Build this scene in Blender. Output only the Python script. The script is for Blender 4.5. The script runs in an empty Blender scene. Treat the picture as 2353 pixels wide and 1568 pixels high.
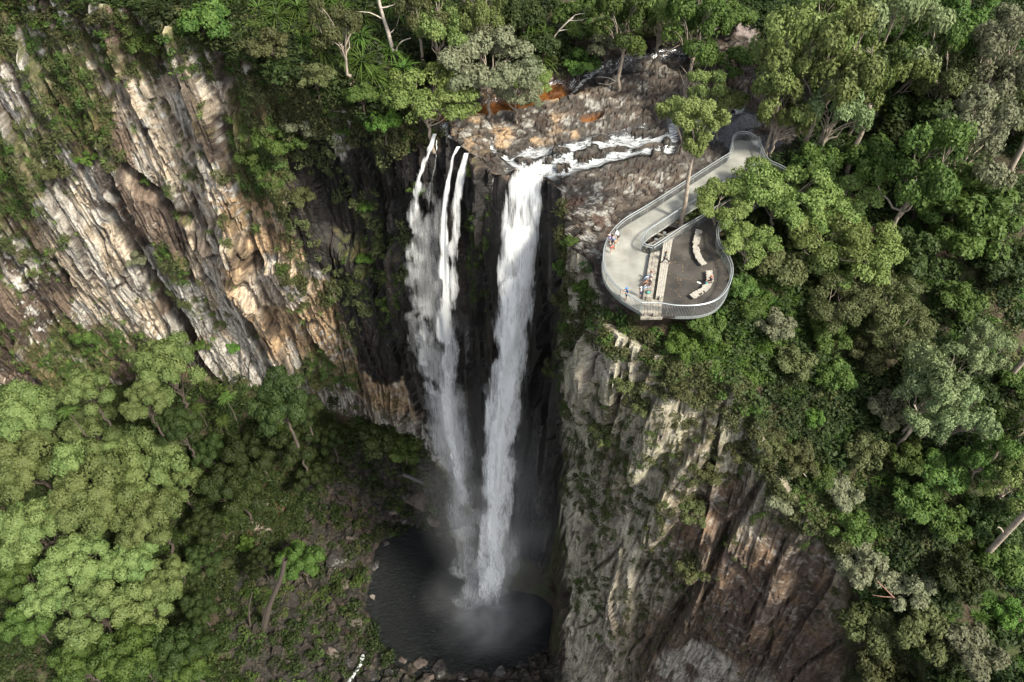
import bpy, math, random
import numpy as np
from mathutils import Vector, Matrix
from mathutils.bvhtree import BVHTree
R = math.radians
C = bpy.context.scene.collection
SC = bpy.context.scene

# ------------------------------------------------------------------ camera
CAMZ = 55.5; PITCH = 50.0; F = 1830.0          # focal length for a 2353 px wide frame
cd = bpy.data.cameras.new('camera'); cam = bpy.data.objects.new('camera', cd); C.objects.link(cam)
cam.location = (0, 0, CAMZ); cam.rotation_euler = (R(90-PITCH), 0, 0)
cd.sensor_width = 36; cd.lens = 36*F/2353.0; cd.clip_start = 0.5; cd.clip_end = 3000
SC.camera = cam
# ------------------------------------------------------------------ light
SUN_AZ = R(-37); SUN_EL = R(48)                # azimuth from +X
S = Vector((math.cos(SUN_AZ)*math.cos(SUN_EL), math.sin(SUN_AZ)*math.cos(SUN_EL), math.sin(SUN_EL)))
w = bpy.data.worlds.new('World'); SC.world = w; w.use_nodes = True
nt = w.node_tree; bg = nt.nodes['Background']; sk = nt.nodes.new('ShaderNodeTexSky')
sk.sky_type = 'NISHITA'; sk.sun_disc = False; sk.sun_elevation = SUN_EL; sk.sun_rotation = R(90)-SUN_AZ
sk.air_density = 1.0; sk.dust_density = 3.0
bg.inputs['Strength'].default_value = 0.135
hsv = nt.nodes.new('ShaderNodeHueSaturation'); hsv.inputs['Saturation'].default_value = .30   # thin bright cloud
nt.links.new(sk.outputs[0], hsv.inputs['Color']); nt.links.new(hsv.outputs[0], bg.inputs['Color'])
ld = bpy.data.lights.new('sun', 'SUN'); sun = bpy.data.objects.new('sun', ld); C.objects.link(sun)
ld.energy = 3.7; ld.angle = R(8); ld.color = (1.0, 0.93, 0.78)
sun.rotation_euler = S.to_track_quat('Z', 'Y').to_euler(); sun.location = (40, -10, 120)
SC.view_settings.view_transform = 'Standard'; SC.view_settings.look = 'None'
SC.view_settings.gamma = 1.0; SC.view_settings.exposure = 0.95
SC.cycles.max_bounces = 6; SC.cycles.transparent_max_bounces = 24
SC.cycles.diffuse_bounces = 3; SC.cycles.volume_bounces = 1
SC.cycles.caustics_reflective = False; SC.cycles.caustics_refractive = False

# ------------------------------------------------------------------ helpers
cp, sp = math.cos(R(PITCH)), math.sin(R(PITCH))
def raydir(px, py):
    """direction of the line of sight through a photo point (2353 px scale), unit depth"""
    px = np.asarray(px, float); py = np.asarray(py, float)
    a = (px-1176.5)/F; b = -(py-784.5)/F
    return np.stack([a, cp + b*sp, -sp + b*cp], -1)
def at_z(px, py, z):
    d = raydir(px, py); t = (np.asarray(z, float)-CAMZ)/d[..., 2]
    return d*t[..., None] + np.array([0, 0, CAMZ])
def at_y(px, py, y):
    d = raydir(px, py); t = np.asarray(y, float)/d[..., 1]
    return d*t[..., None] + np.array([0, 0, CAMZ])
def proj(P):
    P = np.asarray(P, float); q = P - np.array([0, 0, CAMZ])
    dep = q[..., 1]*cp - q[..., 2]*sp
    up = q[..., 1]*sp + q[..., 2]*cp
    return 1176.5 + F*q[..., 0]/dep, 784.5 - F*up/dep, dep

def tag(o, label=None, cat=None, group=None, kind=None):
    if label: o['label'] = label
    if cat: o['category'] = cat
    if group: o['group'] = group
    if kind: o['kind'] = kind
    return o
def mesh_obj(name, V, Fc, mat=None, parent=None, smooth=True, cols=None):
    me = bpy.data.meshes.new(name)
    V = np.asarray(V, np.float32); Fc = np.asarray(Fc, np.int32)
    me.vertices.add(len(V)); me.vertices.foreach_set('co', V.ravel())
    n = Fc.shape[1]
    me.loops.add(Fc.size); me.loops.foreach_set('vertex_index', Fc.ravel())
    me.polygons.add(len(Fc)); me.polygons.foreach_set('loop_start', np.arange(len(Fc), dtype=np.int32)*n)
    me.polygons.foreach_set('loop_total', np.full(len(Fc), n, np.int32))
    me.polygons.foreach_set('use_smooth', np.full(len(Fc), smooth))
    if cols is not None:
        for k, (dom, arr) in cols.items():
            arr = np.asarray(arr, np.float32)
            if arr.ndim == 1:
                a = me.attributes.new(k, 'FLOAT', dom); a.data.foreach_set('value', arr)
            else:
                if arr.shape[1] == 3: arr = np.concatenate([arr, np.ones((len(arr), 1), np.float32)], 1)
                a = me.attributes.new(k, 'FLOAT_COLOR', dom); a.data.foreach_set('color', arr.ravel())
    me.update(); me.validate()
    if mat: me.materials.append(mat)
    o = bpy.data.objects.new(name, me); C.objects.link(o)
    if parent: o.parent = parent
    return o
def empty(name, loc=(0, 0, 0), rz=0.0):
    o = bpy.data.objects.new(name, None); o.empty_display_size = .2
    C.objects.link(o); o.location = loc; o.rotation_euler = (0, 0, rz); return o

# ------------------------------------------------------------------ noise (numpy)
def _h(ix, iy, iz, seed):
    h = (ix.astype(np.uint32)*np.uint32(374761393) + iy.astype(np.uint32)*np.uint32(668265263)
         + iz.astype(np.uint32)*np.uint32(2246822519) + np.uint32((seed*3266489917) & 0xffffffff))
    h = (h ^ (h >> np.uint32(13)))*np.uint32(1274126177)
    h = (h ^ (h >> np.uint32(16)))*np.uint32(2654435761)
    return ((h ^ (h >> np.uint32(15))) & np.uint32(0xffffff)).astype(np.float32)/np.float32(16777216)
def vnoise(P, s=(1, 1, 1), seed=0):
    Q = (P*np.array(s)).astype(np.float32) + 1000.37
    I = np.floor(Q).astype(np.int64); f = (Q-I).astype(np.float32); u = f*f*f*(f*(f*6-15)+10)
    r = 0
    for dx in (0, 1):
        wx = u[:, 0] if dx else 1-u[:, 0]
        for dy in (0, 1):
            wy = u[:, 1] if dy else 1-u[:, 1]
            for dz in (0, 1):
                wz = u[:, 2] if dz else 1-u[:, 2]
                r = r + wx*wy*wz*_h(I[:, 0]+dx, I[:, 1]+dy, I[:, 2]+dz, seed)
    return r
def fbm(P, s=(1, 1, 1), seed=0, o=4, g=.5):
    if not hasattr(s, '__len__'): s = (s, s, s)
    r = 0; a = 1; t = 0; k = 1.0
    for i in range(o):
        r = r + a*vnoise(P, (s[0]*k, s[1]*k, s[2]*k), seed+i*17); t += a; a *= g; k *= 2.03
    return r/t
def worley(P, s=(1, 1, 1), seed=0, jit=.85):
    """F1, F2-F1, cell id"""
    if not hasattr(s, '__len__'): s = (s, s, s)
    Q = (P*np.array(s)).astype(np.float32) + 500.5
    I = np.floor(Q-.5).astype(np.int64)
    d1 = np.full(len(P), 9., np.float32); d2 = d1.copy(); cid = np.zeros(len(P), np.float32); ox = cid.copy(); oz = cid.copy()
    for dx in (0, 1):
        for dy in (0, 1):
            for dz in (0, 1):
                X, Y, Z = I[:, 0]+dx, I[:, 1]+dy, I[:, 2]+dz
                h = _h(X, Y, Z, seed)
                px = X+.5+(h-.5)*jit; py = Y+.5+(_h(X, Y, Z, seed+1)-.5)*jit; pz = Z+.5+(_h(X, Y, Z, seed+2)-.5)*jit
                d = np.sqrt((px-Q[:, 0])**2+(py-Q[:, 1])**2+(pz-Q[:, 2])**2)
                n = d < d1
                d2 = np.where(n, d1, np.minimum(d2, d)); cid = np.where(n, _h(X, Y, Z, seed+3), cid); ox = np.where(n, Q[:, 0]-px, ox); oz = np.where(n, Q[:, 2]-pz, oz); d1 = np.where(n, d, d1)
    worley.off = (ox, oz); return d1, d2-d1, cid
def ss(x, a, b):
    t = np.clip((x-a)/(b-a), 0, 1); return t*t*(3-2*t)
def mix(a, b, t):
    t = np.asarray(t)
    if np.ndim(b) == 1 and len(np.shape(a)) <= 1 and len(b) == 3: return a*(1-t[:, None]) + np.array(b)*t[:, None]
    return a*(1-t[:, None]) + np.asarray(b)*t[:, None]
def blob(X, Y, L, soft=.35):
    """soft union of ellipses (cx, cy, rx, ry, rot) on the photo plan"""
    r = np.zeros_like(X)
    for e in L:
        cx, cy, rx, ry = e[:4]; a = R(e[4]) if len(e) > 4 else 0
        dx, dy = X-cx, Y-cy
        u = (dx*math.cos(a)+dy*math.sin(a))/rx; v = (-dx*math.sin(a)+dy*math.cos(a))/ry
        r = np.maximum(r, 1-ss(np.sqrt(u*u+v*v), 1-soft, 1+soft))
    return r
def lined(X, Y, pts, w0):
    """1 near a polyline given as (x, y, halfwidth)"""
    r = np.zeros_like(X)
    for (x0, y0, a), (x1, y1, b) in zip(pts[:-1], pts[1:]):
        dx, dy = x1-x0, y1-y0; L2 = dx*dx+dy*dy
        t = np.clip(((X-x0)*dx+(Y-y0)*dy)/L2, 0, 1)
        d = np.hypot(X-x0-t*dx, Y-y0-t*dy); ww = (a+(b-a)*t)
        r = np.maximum(r, 1-ss(d/ww, 1-w0, 1+w0))
    return r
# ------------------------------------------------------------------ material helpers
def new_mat(name):
    m = bpy.data.materials.new(name); m.use_nodes = True
    nt = m.node_tree; b = nt.nodes['Principled BSDF']; return m, nt, b
def nd(nt, t, **kw):
    n = nt.nodes.new(t)
    for k, v in kw.items():
        if k.startswith('i_'):
            key = k[2:]; key = int(key) if key.isdigit() else key.replace('_', ' ')
            n.inputs[key].default_value = v
        else: setattr(n, k, v)
    return n
def simple_mat(name, col, rough=.6, metal=0, var=.25, scale=6, bump=0.0):
    m, nt, b = new_mat(name); L = nt.links.new
    tc = nd(nt, 'ShaderNodeTexCoord'); n = nd(nt, 'ShaderNodeTexNoise', i_Scale=scale, i_Detail=5.0)
    L(tc.outputs['Object'], n.inputs['Vector'])
    mr = nd(nt, 'ShaderNodeMapRange', i_1=.3, i_2=.7, i_3=1-var, i_4=1+var); L(n.outputs['Fac'], mr.inputs[0])
    mx = nd(nt, 'ShaderNodeVectorMath', operation='SCALE'); mx.inputs[0].default_value = col
    L(mr.outputs[0], mx.inputs['Scale']); L(mx.outputs[0], b.inputs['Base Color'])
    b.inputs['Roughness'].default_value = rough; b.inputs['Metallic'].default_value = metal
    if bump:
        bp = nd(nt, 'ShaderNodeBump', i_Distance=bump); L(n.outputs['Fac'], bp.inputs['Height']); L(bp.outputs[0], b.inputs['Normal'])
    return m
# ------------------------------------------------------------------ terrain
# Columns of ground profiles, far plateau -> rim -> cliff -> gorge floor. Each knot: photo row and either a height z or a
# distance y; both give a real 3D point of the land.
z = lambda v: ('z', v)
d = lambda v: ('d', v)
PROF = {
-300: [(-420,z(30)),(-260,z(17)),(-150,z(13)),(-90,d(93)),(280,d(96)),(600,d(99)),(950,d(103)),(1200,z(-92)),(1568,z(-90)),(1950,z(-88))],
0:    [(-420,z(28)),(-220,z(16)),(-120,z(12)),(-50,d(92)),(280,d(94)),(600,d(97)),(930,d(101)),(1200,z(-92)),(1568,z(-92)),(1950,z(-90))],
300:  [(-420,z(28)),(-150,z(14)),(-60,z(11)),(20,d(89)),(300,d(91)),(620,d(95)),(880,d(100)),(1180,z(-92)),(1568,z(-95)),(1950,z(-92))],
500:  [(-420,z(25)),(-110,z(11)),(0,z(9)),(100,d(85)),(350,d(87.5)),(650,d(91)),(870,d(96)),(1150,z(-95)),(1568,z(-98)),(1950,z(-95))],
650:  [(-420,z(22)),(-60,z(9)),(80,z(7)),(180,d(80)),(400,d(83)),(690,d(88)),(905,d(94)),(1150,z(-98)),(1568,z(-101)),(1950,z(-98))],
720:  [(-420,z(22)),(-20,z(8)),(110,z(6)),(215,z(3.5)),(430,d(88)),(720,d(88)),(935,d(94)),(1160,z(-99)),(1568,z(-103)),(1950,z(-100))],
850:  [(-420,z(20)),(40,z(6)),(160,z(4)),(275,z(1)),(450,d(86)),(750,d(88)),(965,d(94)),(1200,z(-103)),(1568,z(-104.8)),(1950,z(-104))],
930:  [(-420,z(20)),(90,z(4)),(190,z(2)),(285,z(-.5)),(450,d(83)),(780,d(86)),(995,d(93)),(1215,z(-105.6)),(1568,z(-103.6)),(1950,z(-106))],
1000: [(-420,z(18)),(110,z(3)),(200,z(0)),(300,z(-2)),(450,d(78)),(800,d(81)),(1050,d(87)),(1235,z(-105.8)),(1568,z(-103.6)),(1950,z(-107))],
1080: [(-420,z(18)),(110,z(3)),(220,z(-.6)),(350,z(-2.4)),(520,d(74.5)),(820,d(75)),(1180,d(75.5)),(1330,z(-107)),(1568,z(-103.6)),(1950,z(-107))],
1150: [(-420,z(17)),(110,z(3)),(215,z(-.8)),(400,z(-2.8)),(560,d(71.5)),(850,d(70.5)),(1260,d(70)),(1380,z(-107)),(1568,z(-103.6)),(1950,z(-107))],
1230: [(-420,z(16)),(110,z(3)),(200,z(-.6)),(400,z(-2.8)),(580,d(70)),(880,d(69)),(1300,d(68.5)),(1400,z(-107)),(1568,z(-103.6)),(1950,z(-107))],
1262: [(-420,z(16)),(110,z(3)),(190,z(-.5)),(415,z(-2.6)),(600,d(68.5)),(900,d(67)),(1320,d(66)),(1420,z(-107)),(1568,z(-103.6)),(1950,z(-107))],
1296: [(-420,z(15)),(100,z(3)),(180,z(-.4)),(440,z(-2)),(560,z(-4)),(700,d(59.5)),(1000,d(57)),(1300,d(53)),(1568,d(47.5)),(1950,z(-107))],
1400: [(-420,z(15)),(90,z(3)),(165,z(-.2)),(450,z(-1.8)),(625,z(-2.0)),(740,z(-4.0)),(1000,d(50)),(1300,d(46)),(1568,d(41)),(1950,z(-100))],
1540: [(-420,z(15)),(70,z(3)),(140,z(0)),(430,z(-1.4)),(650,z(-2.0)),(830,z(-5.5)),(1050,d(46)),(1300,d(42)),(1568,d(37.5)),(1950,z(-95))],
1700: [(-420,z(14)),(40,z(3)),(140,z(.2)),(420,z(-1.2)),(680,z(-2.2)),(890,z(-7.5)),(1100,d(43)),(1320,d(38.5)),(1568,d(33)),(1950,z(-90))],
1850: [(-420,z(14)),(10,z(3)),(180,z(.6)),(420,z(-1.5)),(740,z(-6)),(1180,z(-17)),(1300,d(36.5)),(1420,d(34)),(1568,d(30)),(1950,z(-45))],  # from here rightwards the unseen last knot is raised to shade the gorge
1980: [(-420,z(13)),(0,z(2.5)),(200,z(.5)),(430,z(-2)),(780,z(-8)),(1330,z(-22)),(1430,z(-26)),(1500,z(-30)),(1568,z(-34)),(1950,z(-32))],
2150: [(-420,z(12)),(0,z(2)),(200,z(0)),(450,z(-3)),(820,z(-9)),(1330,z(-20)),(1430,z(-22)),(1500,z(-24)),(1568,z(-26)),(1950,z(-20))],
2400: [(-420,z(12)),(0,z(1)),(200,z(-1)),(450,z(-4)),(820,z(-11)),(1330,z(-22)),(1430,z(-24)),(1500,z(-25)),(1568,z(-27)),(1950,z(-15))],
2750: [(-420,z(10)),(0,z(0)),(200,z(-3)),(450,z(-6)),(820,z(-13)),(1330,z(-24)),(1430,z(-26)),(1500,z(-27)),(1568,z(-29)),(1950,z(-12))],
}
NK = 10
cx = np.array(sorted(PROF)); KY = np.zeros((len(cx), NK)); KZ = np.zeros((len(cx), NK))
for i, x in enumerate(cx):
    for k, (py, (t, v)) in enumerate(PROF[x]):
        KY[i, k] = py; KZ[i, k] = v if t == 'z' else at_y(x, py, v)[2]
pxd = np.arange(-1600, 4600, 4.0)
wx = np.concatenate([np.arange(-138, -10, .21), np.arange(-10, 112, .18)]); KP3 = []
for k in range(NK):      # every grid column is an upright plane of the world, so joints run true
    Pk = at_z(pxd, np.interp(pxd, cx, KY[:, k]), np.interp(pxd, cx, KZ[:, k])); xm_ = np.maximum.accumulate(Pk[:, 0]+np.arange(len(pxd))*1e-7)
    KP3.append(np.stack([wx, np.interp(wx, xm_, Pk[:, 1]), np.interp(wx, xm_, Pk[:, 2])], 1))
NROW = [30, 50, 60, 95, 120, 135, 100, 110, 75]        # rows between knots
cols_p = []; KT = []
for k in range(NK-1):
    n = NROW[k]; s = np.arange(n)/n
    P0 = KP3[k]; P1 = KP3[k+1]
    w0 = proj(P0)[2]; w1 = proj(P1)[2]
    t = (s[:, None]/w1)/((1-s[:, None])/w0 + s[:, None]/w1)
    cols_p.append(P0[None]*(1-t[..., None]) + P1[None]*t[..., None]); KT.append(k+s)
cols_p.append(KP3[-1][None]); KT.append(np.array([NK-1.0]))
G = np.concatenate(cols_p, 0); KT = np.concatenate(KT); NR, NC = G.shape[:2]
# round the creases a little
for _ in range(5):
    G[1:-1] = G[1:-1]*.5 + (G[2:]+G[:-2])*.25
for _ in range(4):
    G[:, 1:-1] = G[:, 1:-1]*.5 + (G[:, 2:]+G[:, :-2])*.25
def grid_normals(G):
    du = np.gradient(G, axis=1); dv = np.gradient(G, axis=0)
    n = np.cross(dv, du); n /= np.linalg.norm(n, axis=2, keepdims=True)+1e-9
    return np.where(n[..., 2:3] < -.3, -n, n) if False else n
N0 = grid_normals(G)
q = np.array([0, 0, CAMZ]) - G
flip = np.sign((N0*q).sum(2, keepdims=True)); N0 = N0*np.where(flip == 0, 1, flip)
P = G.reshape(-1, 3); N = N0.reshape(-1, 3)
PX, PY, _ = proj(P); T = np.repeat(KT, NC)
steep = 1-ss(N[:, 2], .35, .62)
right = ss(PX, 1275, 1300)
floorw = np.where(PX < 1290, ss(T, 5.9, 6.15), 0)
slope_r = ss(PX, 1880, 2000)*ss(T, 3.6, 4)          # forested hillside on the right
steep = steep*(1-floorw)
left_c = (1-right)*steep
poolm = blob(PX, PY, [(1050,1390,215,175,0),(960,1300,130,90,0),(1150,1300,110,90,0),(1050,1462,160,50,0),(1180,1390,90,110,0)], .3)
poolm = ss(poolm + .9*(fbm(P, .16, 77, 3)-.5), .35, .62)*floorw
# distance along the cliff, so that joints and streaks run straight down the faces
r4 = int(np.searchsorted(KT, 4.4)); hd_ = np.linalg.norm(np.diff(G[r4, :, :2], axis=0), axis=1)
Ucol = np.concatenate([[0], np.cumsum(hd_)]); UF = np.tile(Ucol, NR)
PF = np.stack([UF, np.zeros(len(P)), P[:, 2]], 1)

# creek lines on the plan
RAPID = [[(1560,262,14),(1540,318,20),(1480,322,26),(1400,330,24),(1330,350,24),(1280,385,30),(1215,402,45)],
         [(1540,345,14),(1470,352,12),(1420,356,12),(1340,372,16),(1260,398,26)],
         [(1330,340,10),(1270,345,14),(1220,355,12),(1170,372,8)],
         [(1130,340,7),(1160,362,8),(1190,385,8)],
         [(1020,285,11),(1018,305,12),(1000,318,8)], [(1020,300,7),(1038,330,7),(1050,338,7)],
         [(1700,255,13),(1640,268,10),(1590,285,9)], [(1740,330,12),(1700,340,10)]]
SLEEK = [(1310,200,7),(1350,172,10),(1410,150,11),(1480,135,12),(1560,128,13)]
AMBER = [(1140,242,52,17,-8),(1278,204,56,19,-12),(1212,226,60,13,-16),(1020,262,26,9,-25),(1360,270,25,8,-10)]
DARKW = [(1400,155,110,20,-20),(1520,122,90,16,-5),(1660,300,90,26,-12),(1730,335,60,20,0)]
# creek channel depression, cliffs in blocks
wet = np.maximum.reduce([lined(PX, PY, l, .75) for l in RAPID])
isl = blob(PX, PY, [(1412,346,34,8,-14),(1500,338,26,7,-10),(1345,362,18,6,-12),(1290,352,20,6,-10),(1262,372,12,5,0),(1468,345,14,5,0),(1220,380,12,5,10),(1235,398,9,8,0),(1380,322,22,4,-12),(1530,330,8,12,0)], .35)
isl = np.clip(isl + .9*(ss(fbm(P, (.45, .9, .9), 207, 3), .62, .68)), 0, 1)
wet = np.clip(wet - .85*isl, 0, 1)
sleek = lined(PX, PY, [(a, b, c*2.2) for a, b, c in SLEEK], .5)
amber = blob(PX, PY, AMBER, .3); darkw = blob(PX, PY, DARKW, .4)
topz = (1-steep)*(1-floorw)*(1-slope_r)
bedm = topz*blob(PX, PY, [(1330,330,400,190,-8),(1200,260,260,110,0),(1500,230,330,140,-10),(1420,560,170,160,20),(1730,250,140,130,0)], .25)

D = np.zeros(len(P), np.float32)
big = fbm(P, (.035, .035, .02), 3, 3)-.5
D += big*3*(steep*.9+.1)
def blocks(sc, seed, amp, edge, wgt, out=.5):
    global D
    f1, e, c = worley(PF + (fbm(PF, (.14, .16, .05), seed+50, 2)[:, None]-.5)*np.array([3.0, 0, 9.]), sc, seed)
    ox, oz = worley.off; k1 = np.modf(c*37.7)[0]-.5; k2 = np.modf(c*91.3)[0]-.5      # every block a tilted flat facet
    D += wgt*(amp*(c-.5 + 1.5*k1*ox + 1.1*k2*oz)*ss(e, 0, .045) - edge*(1-ss(e, 0, .05)))
    return e, c
wl = steep*(1-right*.3)
eA, cA = blocks((.13, .13, .020), 11, 3.2, .9, wl)
eB, cB = blocks((.40, .40, .035), 12, 1.5, .5, wl)
eC, cC = blocks((1.15, 1.15, .08), 13, .65, .25, wl)
eD, cD = blocks((1.7, 1.7, .30), 14, .26, .12, steep)
D += steep*(fbm(P, (.7, .7, .25), 5, 2)-.5)*.45
# overhanging lip slab over the orange wall and the dark cleft of the recess
under = blob(PX, PY, [(690, 430, 60, 330, -18)], .5)*(1-right)
slab = blob(PX, PY, [(640, 655, 75, 55, 5), (560, 640, 26, 75, -15), (520,560,60,30,10)], .18)*left_c
D += slab*1.6
crack = lined(PX, PY, [(235,480,5),(275,545,9),(345,655,12),(400,745,12),(470,850,12),(500,890,9)], .5)
crack = np.maximum(crack, lined(PX, PY, [(150,200,5),(230,330,10),(330,430,12),(430,510,7)], .6))
crack = np.maximum(crack, lined(PX, PY, [(560,560,3),(620,640,4),(690,760,6),(740,850,6)], .6))
crackr = lined(PX, PY, [(1760,1090,5),(1700,1180,12),(1640,1280,8),(1560,1410,14),(1460,1540,18),(1430,1600,18)], .6)
crackr = np.maximum(crackr, lined(PX, PY, [(1370,770,4),(1440,870,3),(1400,1000,7),(1380,1150,7),(1370,1200,4)], .6))
D -= 3.2*crack + 1.3*crackr*steep
spots = [(1330,900,16,80,0),(1360,850,20,90,3),(1500,1000,30,110,22),(1560,1120,30,150,28),(1700,1350,110,150,25),(1430,1400,30,150,10)]
D += 1.6*blob(PX, PY, spots, .25)*steep*right
# river bed rock, rubble, forest floor
fR, eR, cR = worley(P + (fbm(P, .5, 21, 2)[:, None]-.5)*1.2, (.62, 1.0, .9), 22)
fS, eS, cS = worley(P, (1.5, 1.9, 1.9), 23)
D += bedm*(1-.8*amber)*(.24*(cR-.4)*ss(eR, 0, .12)-.16*(1-ss(eR, 0, .1)) + .12*(cS-.5)*ss(eS, 0, .15)+ (fbm(P, .30, 24, 4)-.5)*1.5)
D += topz*isl*.3
D -= topz*(wet*.55 + amber*.7 + sleek*.7 + darkw*.4)
fT, eT, cT = worley(P, .42, 31); fU, eU, cU = worley(P, 1.0, 32)
rub = floorw*blob(PX, PY, [(860,1180,170,160,30),(950,1130,140,90,40),(700,1420,190,200,10),(900,1560,330,80,0),(1270,1560,120,60,0)], .35)
D += rub*(2.2*(cT-.35)*ss(eT, 0, .3) + .9*(cU-.4)*ss(eU, 0, .3))
D += (1-steep)*(fbm(P, .12, 41, 4)-.5)*2.2*(1-bedm)*(1-.6*rub)
deckz = blob(PX, PY, [(1530,620,190,150,0),(1640,420,150,60,-35)], .2)*(1-steep)
D = D*(1-.75*deckz)
D = D*(1-.8*poolm) - 1.2*poolm
behind = blob(PX, PY, [(1195,560,85,190,0),(1170,900,80,260,0),(1140,1250,80,200,0)], .2)*steep
D = np.where(behind > .3, np.minimum(D, .1), D)
G2 = (P + N*D[:, None]).reshape(NR, NC, 3)
N2 = grid_normals(G2); N2 = N2*np.where((N2*q).sum(2, keepdims=True) < 0, -1, 1)
NZ = N2.reshape(-1, 3)[:, 2]; P2 = G2.reshape(-1, 3)
# ------------------------------------------------------------------ what the ground is made of (albedo only)
n1 = fbm(P2, .09, 60, 4); n2 = fbm(P2, .5, 61, 4); n3 = fbm(P2, 2.2, 62, 3)
PF2 = PF + (fbm(P2, .25, 59, 2)[:, None]-.5)*np.array([.8, 0, 0])
st1 = fbm(PF2, (.34, 1, .018), 63, 3); st2 = fbm(PF2, (.8, 1, .040), 64, 3); st3 = fbm(PF2, (1.5, 1, .14), 65, 2)
def CC(*c): return np.array(c, np.float32)
dark = CC(.062, .047, .038); brown = CC(.19, .14, .105); tan = CC(.55, .45, .335); buff = CC(.66, .56, .44)
grey = CC(.52, .49, .44); white = CC(.70, .68, .62); orange = CC(.50, .35, .21); black = CC(.012, .011, .011)
tanm = blob(PX, PY, [(300,250,170,70,60),(200,560,90,260,-30),(330,420,60,60,0),(600,560,120,110,0),(520,640,70,150,-25),(620,760,120,130,-20),
                     (760,760,80,130,-22),(250,740,130,60,45),(470,200,100,90,30),(900,860,90,120,-25),(420,330,80,160,-30),(970,950,60,60,0)], .45)
dm = blob(PX, PY, [(210,300,150,60,50),(300,470,110,60,45),(380,560,60,60,0),(480,300,80,40,50),(100,700,60,60,0),(790,900,90,110,-20),(100,760,70,130,-30)], .5)
orm = blob(PX, PY, [(600,640,90,90,0),(690,760,90,120,-20),(560,480,70,40,0),(800,800,70,110,-25),(900,900,90,90,-20),(730,690,50,60,0),(640,560,80,50,0)], .5)
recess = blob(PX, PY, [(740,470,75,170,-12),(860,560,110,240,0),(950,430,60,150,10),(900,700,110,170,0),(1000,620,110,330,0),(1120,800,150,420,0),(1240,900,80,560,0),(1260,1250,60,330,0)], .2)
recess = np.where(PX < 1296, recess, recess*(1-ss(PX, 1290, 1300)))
greym = blob(PX, PY, [(640,655,80,60,5),(525,720,35,110,-22),(540,840,60,60,0),(600,860,90,50,0),(240,410,40,50,0),(340,640,60,50,20),(60,180,60,90,0),(120,330,40,120,-20),(420,720,50,60,0),(690,880,120,40,20),(880,960,110,40,20)], .4)

c = mix(np.repeat(brown[None], len(P2), 0), dark, ss(n1+.5*(st1-.5), .42, .62))
k = ss(.50*st1+.50*st2 + .34*(tanm-.5) - .26*dm + .42*(n1-.5), .42, .51)
c = mix(c, tan[None]*(.75+.5*n2[:, None]), k*(1-.15*dm))
c = mix(c, buff, ss(n2+.5*(st3-.5)+.25*tanm, .62, .78)*k*.8)
kg = ss(fbm(P2, (.22, .22, .12), 66, 4) + .33*greym, .54, .64)
c = mix(c, grey[None]*(.8+.4*n3[:, None]), kg*.85)
c = mix(c, orange, ss(.5*st2+.5*n2 + .30*orm, .62, .76)*np.clip(orm*1.3+.15, 0, 1)*(1-.6*greym))
lich = ss(fbm(P2, 1.1, 67, 3)*.55 + n3*.45, .54, .62)*ss(fbm(P2, .13, 68, 3)+.15*greym-.1*tanm, .44, .56)
c = mix(c, white, lich*.85)
c = mix(c, dark*1.1, ss(st2*.55+st3*.45, .545, .62)*.85*ss(n1+.25*dm, .36, .55))
c = mix(c, dark, (1-ss(eB, .01, .06))*.85*(1-right)); c = mix(c, dark, (1-ss(eC, .01, .07))*.8); c = mix(c, dark*1.3, (1-ss(eD, .01, .09))*.35)
c = mix(c, dark*.7, crack*.9)
cL = c
# right buttress: grey green lichened rock, purple brown slab low down
n4 = fbm(P2, (.28, .28, .09), 70, 4)
spk = ss(fbm(P2, 1.7, 71, 3), .60, .69)
cr = mix(np.repeat(CC(.40, .36, .29)[None], len(P2), 0), CC(.25, .21, .165), ss(n4, .42, .6))
cr = mix(cr, CC(.43, .40, .31), ss(.5*n2+.5*st2+.25*blob(PX, PY, [(1330,900,45,240,0),(1320,1350,60,260,0),(1450,820,60,80,0),(1730,980,60,80,20),(1480,1150,40,200,20)], .5), .52, .66))
cr = mix(cr, CC(.30, .32, .16), .6*ss(n3*.5+n2*.5, .54, .64)*blob(PX, PY, [(1375,880,30,130,0),(1340,820,30,100,0)], .5))
slabm = blob(PX, PY, [(1740,1380,190,190,35),(1560,1500,120,130,30),(1640,1180,120,60,-40),(1850,1500,120,90,0)], .3)
sl = mix(np.repeat(CC(.115, .078, .062)[None], len(P2), 0), CC(.14, .085, .055), ss(n2, .5, .65))
cr = mix(cr, sl, slabm*.93)
cr = mix(cr, CC(.50, .46, .40), blob(PX, PY, [(1620,1540,70,50,0),(1570,1530,60,40,0)], .3)*ss(n2, .3, .5))
cr = mix(cr, CC(.50, .46, .41), spk*(.25+.6*ss(n1, .4, .6))*(1-.45*slabm))
cr = mix(cr, orange*.8, ss(n3, .55, .66)*blob(PX, PY, [(1560,850,60,30,0),(1490,830,20,50,0),(1650,880,40,20,0)], .4)*.8)
cr = mix(cr, dark, (1-ss(eB, .01, .05))*.8); cr = mix(cr, dark, (1-ss(eC, .01, .06))*.5); cr = mix(cr, dark*.8, crackr*.5)
c = cL*(1-right[:, None]) + cr*right[:, None]
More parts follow.
